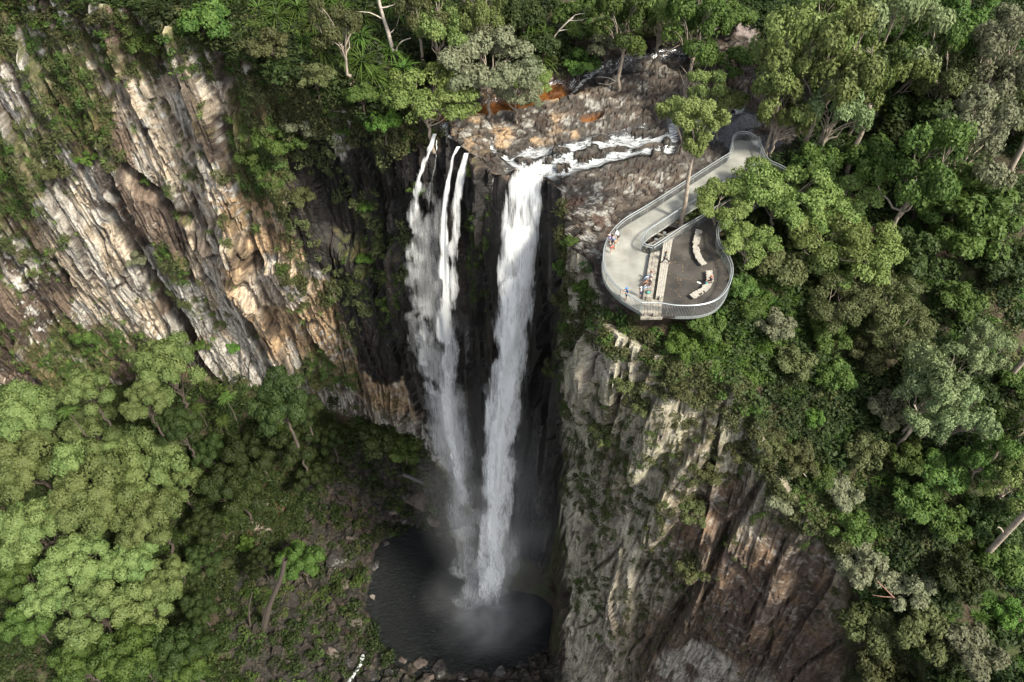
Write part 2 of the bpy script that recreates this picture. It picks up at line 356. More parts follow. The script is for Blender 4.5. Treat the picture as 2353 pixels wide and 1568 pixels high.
# wet black basalt behind the falls and in the recess
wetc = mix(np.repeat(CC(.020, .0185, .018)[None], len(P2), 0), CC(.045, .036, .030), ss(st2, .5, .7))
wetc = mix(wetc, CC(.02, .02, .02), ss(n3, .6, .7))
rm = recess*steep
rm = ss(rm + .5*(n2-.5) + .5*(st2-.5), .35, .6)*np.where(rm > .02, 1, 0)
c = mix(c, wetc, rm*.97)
strk = ss(.5*st3+.5*st2, .60, .68)*blob(PX, PY, [(1240,900,50,400,0),(1030,850,60,200,0)], .4)*.35
c = mix(c, CC(.30, .30, .30), strk*steep)
# river bed
pale_ = blob(PX, PY, [(1130,300,90,45,0),(1350,230,190,70,-15),(1380,500,80,110,20),(1500,430,90,40,-10),(1340,440,70,60,0),(1300,270,150,40,0)], .5)
bed = mix(np.repeat(CC(.115, .104, .090)[None], len(P2), 0), CC(.048, .042, .036), ss(n1*.6+n2*.4, .44, .6))
bed = mix(bed, CC(.27, .22, .175), ss(cR*.4+n2+.25*(pale_-.5), .65, .9)*.7)
pale = blob(PX, PY, [(1130,300,90,45,0),(1350,230,190,70,-15),(1380,500,80,110,20),(1500,430,90,40,-10),(1340,440,70,60,0),(1300,270,150,40,0)], .5)
bed = mix(bed, white*.9, ss(n3*.5+fbm(P2, .8, 72, 4)*.5 + .07*pale, .60, .65)*(.3+.5*pale))
bed = bed*.62
bed = mix(bed, CC(.045, .032, .026), (1-ss(eS, .02, .14))*.55*(1-wet))
bed = mix(bed, orange*.8, ss(n2, .5, .65)*blob(PX, PY, [(1150,310,130,40,0),(1330,310,120,14,10),(1270,215,90,20,-12),(1120,245,90,30,0),(1250,290,70,25,0)], .5)*.9)
bed = mix(bed, CC(.05, .033, .024), (1-ss(eR, .02, .12))*.85)
bed = mix(bed, CC(.22, .080, .012), amber*.97); bed = mix(bed, CC(.05, .015, .004), amber*ss(n2, .52, .62)*.7)
bed = mix(bed, CC(.022, .02, .02), np.clip(darkw*1.1, 0, 1)*.9); bed = mix(bed, CC(.02, .018, .016), ss(wet, 0, .5)*.75)
bed = mix(bed, CC(.085, .055, .042), blob(PX, PY, [(1310,465,34,11,-10),(1375,507,18,12,20),(1425,520,40,12,-35)], .3)*.9)
bmix = ss(bedm + .35*(n2-.5), .35, .55)
# soil and litter
soil = mix(np.repeat(CC(.045, .036, .022)[None], len(P2), 0), CC(.055, .04, .026), ss(n1, .45, .6))
soil = mix(soil, CC(.05, .065, .022), ss(fbm(P2, .3, 73, 4), .46, .6)*.85)
soil = mix(soil, CC(.15, .055, .03), ss(n2, .52, .64)*blob(PX, PY, [(700,1150,180,90,30),(830,1020,60,50,0),(820,1400,60,110,20),(640,1200,80,100,0)], .5)*.8)
rock = mix(np.repeat(CC(.028, .025, .022)[None], len(P2), 0), CC(.065, .052, .042), ss(cU, .6, .95)); rock = mix(rock, CC(.012, .012, .012), (1-ss(eU, 0, .15))*.8)
soil = mix(soil, rock, ss(rub + .5*(n2-.5), .4, .6)*.9)
path = lined(PX, PY, [(1745,250,30),(1740,180,38),(1720,110,34),(1700,60,25)], .4)
soil = mix(soil, CC(.23, .19, .18)*(.8+.4*n2[:, None]), path*topz)
flat = mix(soil, bed, bmix)
flatw = 1-ss(steep + .15*(n2-.5), .45, .62)
c = mix(c, flat, flatw)
# plants growing on the rock: ledges and patches
nzs = NZ
vegp = fbm(P2, (.10, .10, .07), 80, 4)
vleft = blob(PX, PY, [(130,200,170,160,20),(30,420,110,200,0),(380,50,260,80,20),(110,560,90,100,0),(650,320,110,160,20),(700,250,110,100,0),
                      (880,330,90,110,10),(980,360,50,60,0),(820,560,60,180,10),(850,640,60,110,0),(300,130,110,60,0),(210,820,110,70,0),(420,420,60,40,0),
                      (760,860,70,50,20),(930,600,30,120,0),(1100,560,60,90,0),(560,240,60,50,0),(400,600,30,50,-30),(330,690,60,30,0)], .6)
vright = blob(PX, PY, [(1310,600,40,200,0),(1340,700,70,70,0),(1290,760,25,90,0),(1460,1000,60,60,20),(1380,1030,50,70,0),(1600,1130,90,150,30),
                       (1700,1050,110,90,0),(1590,1340,80,130,20),(1480,1480,60,100,20),(1790,1180,90,110,20),(1380,1130,60,50,0),(1560,930,110,40,0),
                       (1240,1200,20,100,0),(1290,1100,20,60,0),(1820,1000,70,200,0),(1400,560,40,30,0)], .6)
veg = np.where(PX < 1290, vleft, vright)
vegk = ss(.55*vegp + .45*n2 + .20*veg + .18*(nzs-.3)*(1-right) - .10*tanm - .25*rm, .50, .60)*steep
vegk = np.maximum(vegk, 0)
vc = mix(np.repeat(CC(.075, .078, .030)[None], len(P2), 0), CC(.12, .13, .035), ss(n3, .45, .6)); vc = mix(vc, CC(.14, .10, .05), ss(n2, .55, .68)*.6)
c = mix(c, vc, vegk*.85*(1-.7*slabm*right)*(1-.65*right))
hill = ss(slope_r, .2, .6)
c = mix(c, soil, hill)
c = c*(.85+.30*n2[:, None])
COL = np.clip(c, .004, .85)

def rock_material(name, rough=.85, fine=2.4, bump=.30):
    m, nt, b = new_mat(name); L = nt.links.new
    at = nd(nt, 'ShaderNodeAttribute', attribute_name='Col'); wt = nd(nt, 'ShaderNodeAttribute', attribute_name='wet')
    ge = nd(nt, 'ShaderNodeNewGeometry')
    n = nd(nt, 'ShaderNodeTexNoise', i_Scale=fine, i_Detail=6.0, i_Roughness=.7); L(ge.outputs['Position'], n.inputs['Vector'])
    n0 = nd(nt, 'ShaderNodeTexNoise', i_Scale=.9, i_Detail=3.0); L(ge.outputs['Position'], n0.inputs['Vector']); va = nd(nt, 'ShaderNodeVectorMath', operation='MULTIPLY_ADD'); va.inputs[1].default_value = (2.2, 2.2, 2.2); L(n0.outputs['Color'], va.inputs[0]); L(ge.outputs['Position'], va.inputs[2])
    v = nd(nt, 'ShaderNodeTexVoronoi', i_Scale=fine*.5, feature='DISTANCE_TO_EDGE'); L(va.outputs[0], v.inputs['Vector'])
    mr = nd(nt, 'ShaderNodeMapRange', i_1=.32, i_2=.68, i_3=.58, i_4=1.45); L(n.outputs['Fac'], mr.inputs[0])
    vm = nd(nt, 'ShaderNodeMapRange', i_1=0, i_2=.05, i_3=.86, i_4=1.0); L(v.outputs['Distance'], vm.inputs[0])
    mm = nd(nt, 'ShaderNodeMath', operation='MULTIPLY'); L(mr.outputs[0], mm.inputs[0]); L(vm.outputs[0], mm.inputs[1])
    sc = nd(nt, 'ShaderNodeVectorMath', operation='SCALE'); L(at.outputs['Color'], sc.inputs[0]); L(mm.outputs[0], sc.inputs['Scale'])
    # thin weathering streaks running down the faces, none on level ground
    mp = nd(nt, 'ShaderNodeMapping'); mp.inputs['Scale'].default_value = (2.6, 1, .16); fa = nd(nt, 'ShaderNodeAttribute', attribute_name='face'); L(fa.outputs['Vector'], mp.inputs[0])
    s1 = nd(nt, 'ShaderNodeTexNoise', i_Scale=1.0, i_Detail=4.0, i_Roughness=.6); L(mp.outputs[0], s1.inputs['Vector'])
    s2 = nd(nt, 'ShaderNodeMapRange', i_1=.40, i_2=.60, i_3=.50, i_4=1.18); L(s1.outputs['Fac'], s2.inputs[0])
    sx = nd(nt, 'ShaderNodeSeparateXYZ'); L(ge.outputs['True Normal'], sx.inputs[0])
    s3 = nd(nt, 'ShaderNodeMapRange', i_1=.3, i_2=.65, i_3=1.0, i_4=0.0); L(sx.outputs['Z'], s3.inputs[0])
    s4 = nd(nt, 'ShaderNodeMix', i_2=1.0); L(s3.outputs[0], s4.inputs[0]); L(s2.outputs[0], s4.inputs[3])
    sc2 = nd(nt, 'ShaderNodeVectorMath', operation='SCALE'); L(sc.outputs[0], sc2.inputs[0]); L(s4.outputs[0], sc2.inputs['Scale'])
    L(sc2.outputs[0], b.inputs['Base Color'])
    rr = nd(nt, 'ShaderNodeMapRange', i_1=0, i_2=1, i_3=rough, i_4=.28); L(wt.outputs['Fac'], rr.inputs[0]); L(rr.outputs[0], b.inputs['Roughness'])
    b.inputs['Specular IOR Level'].default_value = .3
    a1 = nd(nt, 'ShaderNodeMath', operation='MULTIPLY'); L(s1.outputs['Fac'], a1.inputs[0]); L(s3.outputs[0], a1.inputs[1])
    ad = nd(nt, 'ShaderNodeMath', operation='ADD'); L(n.outputs['Fac'], ad.inputs[0]); L(a1.outputs[0], ad.inputs[1])
    bp = nd(nt, 'ShaderNodeBump', i_Strength=.8, i_Distance=bump); L(ad.outputs[0], bp.inputs['Height']); L(bp.outputs[0], b.inputs['Normal'])
    return m
rockm = rock_material('rock')
WETA = np.clip(rm*.55 + np.maximum(wet, darkw)*.9*topz + .7*amber, 0, 1)
# cut the one continuous surface into the named pieces of land
quad = np.arange(NR*NC).reshape(NR, NC)
Q4 = np.stack([quad[:-1, :-1], quad[:-1, 1:], quad[1:, 1:], quad[1:, :-1]], -1).reshape(-1, 4)[:, ::-1]
fx = PX[Q4[:, 0]]; fk = np.repeat(KT[:-1, None], NC-1, 1).ravel()
reg = np.zeros(len(Q4), int)
L_ = fx < 1294
reg[L_ & (fk < 3)] = 0; reg[L_ & (fk >= 3) & (fk < 6)] = 1; reg[L_ & (fk >= 6)] = 2
reg[~L_ & (fk < 4.4)] = 0; reg[~L_ & (fk >= 4.4)] = 3; reg[(fx > 1900) & (fk >= 3)] = 4
reg[(reg == 0) & (fk >= 1.9) & (fx > 980) & (fx < 1900)] = 5
def submesh(name, mask, mat, V=P2, extra=0.0, sm=False):
    f = Q4[mask]; u, inv = np.unique(f, return_inverse=True)
    return mesh_obj(name, V[u] + N2.reshape(-1, 3)[u]*extra, inv.reshape(-1, 4), mat, smooth=sm, cols={'Col': ('POINT', COL[u]), 'wet': ('POINT', WETA[u]), 'face': ('POINT', PF2[u])}), u
for i, nm in enumerate(['plateau_ground', 'left_cliff', 'gorge_floor', 'right_cliff', 'forest_hillside', 'creek_bed']):
    o, _ = submesh(nm, reg == i, rockm); tag(o, kind='structure')
# coarse copy for dropping things on the ground
st = 4
steepc = steep.reshape(NR, NC)[::st, ::st]; Gc = G2[::st, ::st]; h_, w_ = Gc.shape[:2]; qc = np.arange(h_*w_).reshape(h_, w_)
Qc = np.stack([qc[:-1, :-1], qc[:-1, 1:], qc[1:, 1:], qc[1:, :-1]], -1).reshape(-1, 4)
BV = BVHTree.FromPolygons([tuple(v) for v in Gc.reshape(-1, 3).tolist()], Qc.tolist())
CO = Vector((0, 0, CAMZ))
def ground_at(px, py):
    dd = Vector(raydir(px, py)).normalized(); h = BV.ray_cast(CO, dd)
    return h[0], (float(steepc.reshape(-1)[Qc[h[2]]].mean()) if h[0] is not None else 0.)
def ground_z(x, y):
    h = BV.ray_cast(Vector((x, y, 90)), Vector((0, 0, -1)))
    return h[0].z if h[0] else -5.0
# ------------------------------------------------------------------ water
def pool_material():
    m, nt, b = new_mat('pool_water'); L = nt.links.new
    ge = nd(nt, 'ShaderNodeNewGeometry')
    n = nd(nt, 'ShaderNodeTexNoise', i_Scale=.9, i_Detail=5.0, i_Roughness=.65, i_Distortion=.6)
    mp = nd(nt, 'ShaderNodeMapping'); mp.inputs['Rotation'].default_value = (0, 0, R(35)); mp.inputs['Scale'].default_value = (1, 2.6, 1)
    L(ge.outputs['Position'], mp.inputs[0]); L(mp.outputs[0], n.inputs['Vector'])
    bp = nd(nt, 'ShaderNodeBump', i_Strength=1.0, i_Distance=.5); L(n.outputs['Fac'], bp.inputs['Height']); L(bp.outputs[0], b.inputs['Normal'])
    b.inputs['Base Color'].default_value = (.009, .011, .011, 1); b.inputs['Roughness'].default_value = .13; b.inputs['Specular IOR Level'].default_value = .30
    return m
pz = -105.0
pts = at_z(np.array([740, 1420, 1420, 740.]), np.array([1190, 1190, 1640, 1640.]), pz)
nx_, ny_ = 60, 60; bx = np.linspace(pts[:, 0].min(), pts[:, 0].max(), nx_); by = np.linspace(pts[:, 1].min(), pts[:, 1].max(), ny_)
XX, YY = np.meshgrid(bx, by); V = np.stack([XX.ravel(), YY.ravel(), np.full(XX.size, pz)], 1)
qq = np.arange(nx_*ny_).reshape(ny_, nx_)
tag(mesh_obj('plunge_pool', V, np.stack([qq[:-1, :-1], qq[:-1, 1:], qq[1:, 1:], qq[1:, :-1]], -1).reshape(-1, 4), pool_material()), kind='structure')

def creek_material():
    m, nt, b = new_mat('creek_water'); L = nt.links.new
    ge = nd(nt, 'ShaderNodeNewGeometry'); at = nd(nt, 'ShaderNodeAttribute', attribute_name='foam')
    mp = nd(nt, 'ShaderNodeMapping'); mp.inputs['Rotation'].default_value = (0, 0, R(-22)); mp.inputs['Scale'].default_value = (1.1, 3.2, 2)
    n = nd(nt, 'ShaderNodeTexNoise', i_Scale=.75, i_Detail=6.0, i_Roughness=.6, i_Distortion=1.2)
    L(ge.outputs['Position'], mp.inputs[0]); L(mp.outputs[0], n.inputs['Vector'])
    a = nd(nt, 'ShaderNodeMath', operation='MULTIPLY_ADD', i_1=.50); L(at.outputs['Fac'], a.inputs[0]); L(n.outputs['Fac'], a.inputs[2])
    r = nd(nt, 'ShaderNodeMapRange', i_1=.82, i_2=1.16); L(a.outputs[0], r.inputs[0])
    tr = nd(nt, 'ShaderNodeBsdfTransparent'); gl = nd(nt, 'ShaderNodeBsdfGlossy', i_Roughness=.12); gl.inputs[0].default_value = (.8, .85, .9, 1)
    bp = nd(nt, 'ShaderNodeBump', i_Strength=.8, i_Distance=.12); L(n.outputs['Fac'], bp.inputs['Height']); L(bp.outputs[0], gl.inputs['Normal'])
    m1 = nd(nt, 'ShaderNodeMixShader', i_0=.07); L(tr.outputs[0], m1.inputs[1]); L(gl.outputs[0], m1.inputs[2])
    b.inputs['Base Color'].default_value = (.60, .63, .65, 1); b.inputs['Roughness'].default_value = .5
    L(bp.outputs[0], b.inputs['Normal'])
    m2 = nd(nt, 'ShaderNodeMixShader'); L(r.outputs[0], m2.inputs[0]); L(m1.outputs[0], m2.inputs[1]); L(b.outputs[0], m2.inputs[2])
    L(m2.outputs[0], nt.nodes['Material Output'].inputs['Surface']); return m
Gs = G2.copy()
for _ in range(3):
    Gs[1:-1, 1:-1] = Gs[1:-1, 1:-1]*.4 + .15*(Gs[2:, 1:-1]+Gs[:-2, 1:-1]+Gs[1:-1, 2:]+Gs[1:-1, :-2])
foam = np.clip(wet*1.0 + .0*sleek, 0, 1)
sl2 = lined(PX, PY, [(1313,196,4),(1350,172,5),(1410,150,3)], .6); foam = np.maximum(foam, sl2*.85)
wmask = np.maximum.reduce([wet, sleek, amber, darkw])
vm = (wmask > .25)*(T > .8)*(T < 3.05)
fm = vm[Q4].all(1) & ((reg == 5) | (reg == 0))
f = Q4[fm]; u_, inv = np.unique(f, return_inverse=True)
Vw = Gs.reshape(-1, 3)[u_] + np.array([0, 0, .22])
tag(mesh_obj('creek_water', Vw, inv.reshape(-1, 4), creek_material(), cols={'foam': ('POINT', foam[u_])}), kind='structure')

def fall_material(name, thin):
    m, nt, b = new_mat(name); L = nt.links.new
    uv = nd(nt, 'ShaderNodeAttribute', attribute_name='flow'); al = nd(nt, 'ShaderNodeAttribute', attribute_name='dens')
    def nz(sx, sy, det, off):
        mp = nd(nt, 'ShaderNodeMapping'); mp.inputs['Scale'].default_value = (sx, sy, 1); mp.inputs['Location'].default_value = (off, off, 0)
        n = nd(nt, 'ShaderNodeTexNoise', i_Scale=1.0, i_Detail=det, i_Roughness=.62, i_Distortion=.35)
        L(uv.outputs['Color'], mp.inputs[0]); L(mp.outputs[0], n.inputs['Vector']); return n
    n1_ = nz(1.1, .11, 4.0, 3.3); n2_ = nz(4.2, .55, 3.0, 7.7); n3_ = nz(.5, .16, 3.0, 1.0)
    s1 = nd(nt, 'ShaderNodeMath', operation='MULTIPLY_ADD', i_1=.40); L(n1_.outputs['Fac'], s1.inputs[0])
    s0 = nd(nt, 'ShaderNodeMath', operation='MULTIPLY', i_1=.46); L(n2_.outputs['Fac'], s0.inputs[0]); L(s0.outputs[0], s1.inputs[2])
    s2 = nd(nt, 'ShaderNodeMath', operation='MULTIPLY_ADD', i_1=.28); L(n3_.outputs['Fac'], s2.inputs[0]); L(s1.outputs[0], s2.inputs[2])
    # dens 0..1 moves the threshold
    s3 = nd(nt, 'ShaderNodeMath', operation='ADD'); L(s2.outputs[0], s3.inputs[0]); L(al.outputs['Fac'], s3.inputs[1])
    r = nd(nt, 'ShaderNodeMapRange', i_1=.98, i_2=(1.40 if thin else 1.22), i_3=0.0, i_4=(.78 if thin else 1.0)); L(s3.outputs[0], r.inputs[0])
    ve = nd(nt, 'ShaderNodeAttribute', attribute_name='veil'); r2 = nd(nt, 'ShaderNodeMath', operation='MULTIPLY'); L(r.outputs[0], r2.inputs[0]); L(ve.outputs['Fac'], r2.inputs[1]); r = r2
    di = nd(nt, 'ShaderNodeBsdfDiffuse'); di.inputs[0].default_value = (.92, .94, .95, 1)
    tl = nd(nt, 'ShaderNodeBsdfTranslucent'); tl.inputs[0].default_value = (.92, .94, .95, 1)
    ms = nd(nt, 'ShaderNodeMixShader', i_0=.35); L(di.outputs[0], ms.inputs[1]); L(tl.outputs[0], ms.inputs[2])
    tr = nd(nt, 'ShaderNodeBsdfTransparent')
    mo = nd(nt, 'ShaderNodeMixShader'); L(r.outputs[0], mo.inputs[0]); L(tr.outputs[0], mo.inputs[1]); L(ms.outputs[0], mo.inputs[2])
    L(mo.outputs[0], nt.nodes['Material Output'].inputs['Surface']); return m
FM = fall_material('falling_water', False); FT = fall_material('spray_water', True)
def ribbon(name, rows, mat, bulge=1.2, nu=24, seed=0, edge=.25, fade=(1, 1), parent=None, dy=0.0, grow=0.0):
    """curved curtain of falling water; rows: (photo row, left, right, distance y, density)"""
    rows = np.array(rows, float); t = np.linspace(0, 1, 140)
    k = np.linspace(0, 1, len(rows)); s = np.concatenate([[0], np.cumsum(np.abs(np.diff(rows[:, 0])))]); k = s/s[-1]
    py = np.interp(t, k, rows[:, 0]); rows = rows.copy(); rows[:, 1] -= grow; rows[:, 2] += grow; xl = np.interp(t, k, rows[:, 1]); xr = np.interp(t, k, rows[:, 2]); yy = np.interp(t, k, rows[:, 3])+dy; de = np.interp(t, k, rows[:, 4])
    u = np.linspace(0, 1, nu)
    X = xl[:, None]*(1-u)+xr[:, None]*u
    Pp = at_y(X, np.repeat(py[:, None], nu, 1), np.repeat(yy[:, None], nu, 1))
    b = bulge*(1-(2*u-1)**2)*np.clip(t*6-.5, 0.05, 1)[:, None]
    wob = (vnoise(np.stack([np.repeat(u[None]*5, 140, 0).ravel(), np.repeat(t[:, None]*14, nu, 1).ravel(), np.zeros(140*nu)], 1), (1, 1, 1), seed+9)-.5).reshape(140, nu)*1.2
    Pp[..., 1] -= b + wob*np.clip(t*4, 0, 1)[:, None]; Pp[..., 2] += 0
    zz = Pp[..., 2]; 
    flow = np.stack([Pp[..., 0]+seed*13, -zz, np.zeros_like(zz)], -1).reshape(-1, 3)
    nn_ = vnoise(np.stack([np.repeat(t[:, None]*24, nu, 1).ravel(), np.repeat(((u > .5)*7.3+u*2)[None], 140, 0).ravel(), np.full(140*nu, seed*3.1)], 1), (1, 1, 1), seed).reshape(140, nu)
    e = np.minimum(u, 1-u)[None]/edge*(.35+1.35*nn_); e = np.clip(e, 0, 1)
    dn = de[:, None] - .75*(1-e)**1.5
    tend = np.clip((1-t)*9, 0, 1)[:, None]; dn = dn - .6*(1-tend)
    qn = np.arange(140*nu).reshape(140, nu)
    Fq = np.stack([qn[:-1, :-1], qn[:-1, 1:], qn[1:, 1:], qn[1:, :-1]], -1).reshape(-1, 4)
    return mesh_obj(name, Pp.reshape(-1, 3), Fq, mat, parent, cols={'flow': ('POINT', flow), 'dens': ('POINT', dn.ravel()), 'veil': ('POINT', np.repeat(fade[0]+(fade[1]-fade[0])*t, nu))})
main = [(358,1245,1305,76.6,.42),(372,1205,1304,75.6,.56),(385,1165,1292,74.6,.60),(395,1150,1280,74.0,.62),(405,1145,1272,73.8,.60),(425,1142,1267,73.0,.60),(450,1140,1263,71.9,.58),(500,1136,1257,70.6,.57),(600,1128,1246,69,.60),(700,1121,1238,67.6,.64),
        (800,1114,1226,66.3,.62),(900,1107,1213,65.2,.62),(1000,1100,1203,64.2,.62),(1100,1095,1196,63.2,.60),(1200,1091,1187,62.2,.60),(1300,1087,1176,61.1,.62),(1400,1078,1166,60.1,.64),(1438,1066,1168,59.5,.5)]
wf = empty('waterfall', tuple(at_y(1150, 1438, 59.5)))
tag(wf, 'tall wide white waterfall dropping from the rapids into the plunge pool', 'waterfall')
def under(o, p):
    o.parent = p; o.matrix_parent_inverse = Matrix.Translation(p.location).inverted(); return o
under(ribbon('main_curtain', main, FM, 1.6, 36, 1, .26, (1, .88), dy=-.1, grow=3), wf)
core = [(520,1150,1240,69.6,.55),(700,1135,1225,66.4,.66),(850,1130,1205,64.9,.68),(1000,1114,1180,63.4,.70),(1150,1108,1172,61.9,.72),(1300,1094,1168,60.4,.66),(1445,1066,1166,59.2,.5)]
under(ribbon('white_core', core, FM, 1.2, 20, 2, .4, (1, 1), grow=4), wf)
veil = [(455,1250,1266,70.5,.40),(520,1236,1262,69.3,.44),(600,1216,1257,68.2,.42),(700,1200,1246,67.2,.5),(850,1180,1228,66.0,.42),(1000,1168,1212,65,.4),(1150,1160,1205,64,.42),(1300,1150,1215,63,.38)]
bridge = [(900,1000,1118,70,.46),(1050,1005,1128,68,.58),(1200,1012,1135,65.5,.64),(1330,1005,1140,63,.66),(1440,1010,1140,61.5,.5)]
under(ribbon('spray_veil', bridge, FT, 1.8, 20, 21, .5, (.3, .75)), wf)
under(ribbon('side_veil', veil, FM, .6, 14, 3, .45, (.6, .4)), wf)
outer = [(560,1115,1268,69.8,.44),(700,1100,1256,68,.52),(850,1085,1240,66.3,.58),(1000,1068,1228,65,.62),(1150,1050,1222,63.8,.66),(1300,1035,1235,62.5,.68),(1440,1015,1250,61.3,.62)]
under(ribbon('spray_veil', outer, FT, 2.2, 24, 4, .5, (.45, .8), grow=6), wf)
thin = [(300+95,1133,1137,74.6,.6),(430,1129,1133,73.6,.5),(500,1126,1131,72.4,.35)]
under(ribbon('thin_strand', thin, FM, .1, 5, 5, .5), wf)
w2 = empty('waterfall', tuple(at_y(1075, 1230, 67)))
tag(w2, 'thinner left waterfall of several strands fading into mist', 'waterfall')
FD = [(.95, .12), (.9, .2), (.95, .5), (.85, .35), (.5, .75), (.4, .7), (1, .8), (.65, .4)]
for i, (rows, mt, bl) in enumerate([
    ([(308,992,1006,79.6,.8),(330,984,1001,78.7,.78),(370,965,988,77.6,.74),(420,947,976,76.6,.68),(470,933,974,75.9,.62),(540,918,978,75.2,.54),(620,914,972,74.4,.48),(720,914,965,73.6,.42)], FM, .6),
    ([(322,1000,1007,79.0,.6),(370,998,1006,77.8,.56),(430,982,996,76.8,.5),(500,972,990,76,.4)], FM, .2),
    ([(337,1046,1062,77.8,.8),(360,1034,1050,76.9,.8),(420,1020,1038,75.6,.76),(500,1007,1034,74.4,.74),(600,998,1040,73.2,.70),(700,990,1048,72.2,.70),(800,994,1052,71.4,.72),(900,1000,1046,70.6,.74),(1000,1014,1062,69.6,.68),(1100,1032,1092,68.4,.58),(1200,1046,1106,67.2,.48)], FM, .9),
    ([(352,1062,1082,77.0,.74),(400,1046,1076,75.8,.70),(460,1030,1070,74.9,.66),(560,1014,1066,73.6,.62),(700,1002,1068,72.3,.6),(820,1000,1072,71.4,.6),(900,1004,1070,70.7,.56),(1000,1016,1086,69.7,.54),(1120,1040,1104,68.5,.46)], FM, .8),
    ([(420,935,1070,76.6,.46),(520,915,1075,75.6,.60),(650,912,1080,74,.68),(780,920,1085,72.6,.74),(900,940,1090,71.3,.78),(1000,965,1100,70.1,.78),(1120,995,1112,68.9,.74),(1280,1020,1120,67.4,.64)], FT, 1.4),
    ([(700,935,1005,73.8,.54),(800,940,1015,73,.62),(880,955,1035,72.2,.62),(980,985,1065,71,.54)], FM, .7),
    ([(880,1004,1022,71.6,.6),(940,1012,1034,70.6,.74),(1000,1020,1046,69.8,.78),(1080,1036,1066,68.8,.74),(1180,1052,1092,67.6,.6)], FM, .5),
    ([(400,940,992,76.9,.50),(500,918,992,75.8,.62),(620,912,990,74.6,.64),(740,914,992,73.6,.60),(860,925,1005,72.6,.52)], FT, .9)]):
    under(ribbon('strand', rows, mt, bl, 18, 10+i, .5, FD[i]), w2)

# mist: thickened air around the foot of the falls
def mist(name, px, py, yy, rad, dens, label):
    m = bpy.data.materials.new(name); m.use_nodes = True; nt = m.node_tree; L = nt.links.new
    for n in list(nt.nodes):
        if n.type != 'OUTPUT_MATERIAL': nt.nodes.remove(n)
    tc = nd(nt, 'ShaderNodeTexCoord'); ln = nd(nt, 'ShaderNodeVectorMath', operation='LENGTH'); L(tc.outputs['Object'], ln.inputs[0])
    fo = nd(nt, 'ShaderNodeMapRange', i_1=1.0, i_2=.15, i_3=0., i_4=1.0); L(ln.outputs['Value'], fo.inputs[0])
    n = nd(nt, 'ShaderNodeTexNoise', i_Scale=1.3, i_Detail=5.0, i_Distortion=1.2); L(tc.outputs['Object'], n.inputs['Vector'])
    nr = nd(nt, 'ShaderNodeMapRange', i_1=.36, i_2=.70, i_3=0., i_4=1.0); L(n.outputs['Fac'], nr.inputs[0])
    mu = nd(nt, 'ShaderNodeMath', operation='MULTIPLY'); L(fo.outputs[0], mu.inputs[0]); L(nr.outputs[0], mu.inputs[1])
    m2 = nd(nt, 'ShaderNodeMath', operation='MULTIPLY', i_1=dens); L(mu.outputs[0], m2.inputs[0])
    pv = nd(nt, 'ShaderNodeVolumePrincipled'); pv.inputs['Color'].default_value = (.92, .94, .95, 1); L(m2.outputs[0], pv.inputs['Density'])
    L(pv.outputs[0], nt.nodes['Material Output'].inputs['Volume'])
    import bmesh
    bm = bmesh.new(); bmesh.ops.create_icosphere(bm, subdivisions=3, radius=1.0); me = bpy.data.meshes.new(name); bm.to_mesh(me); bm.free()
    me.materials.append(m); o = bpy.data.objects.new(name, me); C.objects.link(o)
    o.location = tuple(at_y(px, py, yy)); o.scale = rad; tag(o, label, 'mist', kind='stuff'); return o
mist('spray_mist', 1120, 1385, 60.5, (14, 12, 12), .045, 'white spray cloud where the main fall hits the pool')
mist('splash_mist', 1112, 1418, 59.6, (7, 6.5, 5), .13, 'brighter ring of splash right under the main fall')
mist('drifting_mist', 1150, 1180, 64.5, (15, 8, 40), .036, 'thin mist drifting around the lower half of the falls')
# ------------------------------------------------------------------ vegetation kit
rng = np.random.default_rng(7); random.seed(7)
def unit(v): return v/(np.linalg.norm(v, axis=-1, keepdims=True)+1e-9)
def leaves(Cn, Nn, size, asp=.55, r=rng, jitter=.7):
    """diamond shaped leaf faces at Cn facing roughly Nn"""
    n = len(Cn); nn = unit(Nn + r.normal(0, jitter, (n, 3)))
    t = unit(np.cross(nn, r.normal(0, 1, (n, 3)))); b = np.cross(nn, t)
    s = (np.ones(n)*size)[:, None]*(.6+.8*r.random((n, 1)))
    V = np.stack([Cn+t*s, Cn+b*s*asp, Cn-t*s, Cn-b*s*asp], 1).reshape(-1, 3)
    return V, np.arange(4*n).reshape(n, 4)
def tube(pts, rad, sides=6):
    pts = np.asarray(pts, float); n = len(pts); tg = unit(np.gradient(pts, axis=0)); V = []
    ref = np.array([.31, .11, .94]); 
    for p, t_, r_ in zip(pts, tg, rad):
        a = ref if abs(t_@ref) < .95 else np.array([1., 0, 0])
        u = unit(np.cross(t_, a)); v = np.cross(t_, u)
        for k in range(sides):
            an = 2*math.pi*k/sides; V.append(p + r_*(math.cos(an)*u+math.sin(an)*v))
    Fq = [[i*sides+k, i*sides+(k+1) % sides, (i+1)*sides+(k+1) % sides, (i+1)*sides+k] for i in range(n-1) for k in range(sides)]
    Fq.append([(n-1)*sides+k for k in (0, 1, 2, 3)]) if sides >= 4 else None
    return np.array(V), np.array(Fq)
class Bag:
    def __init__(s): s.V = []; s.F = []; s.n = 0; s.A = []
    def add(s, V, F_, a=None):
        s.V.append(V); s.F.append(np.asarray(F_)+s.n); s.n += len(V)
        if a is not None: s.A.append(a)
    def data(s): return np.concatenate(s.V), np.concatenate(s.F)
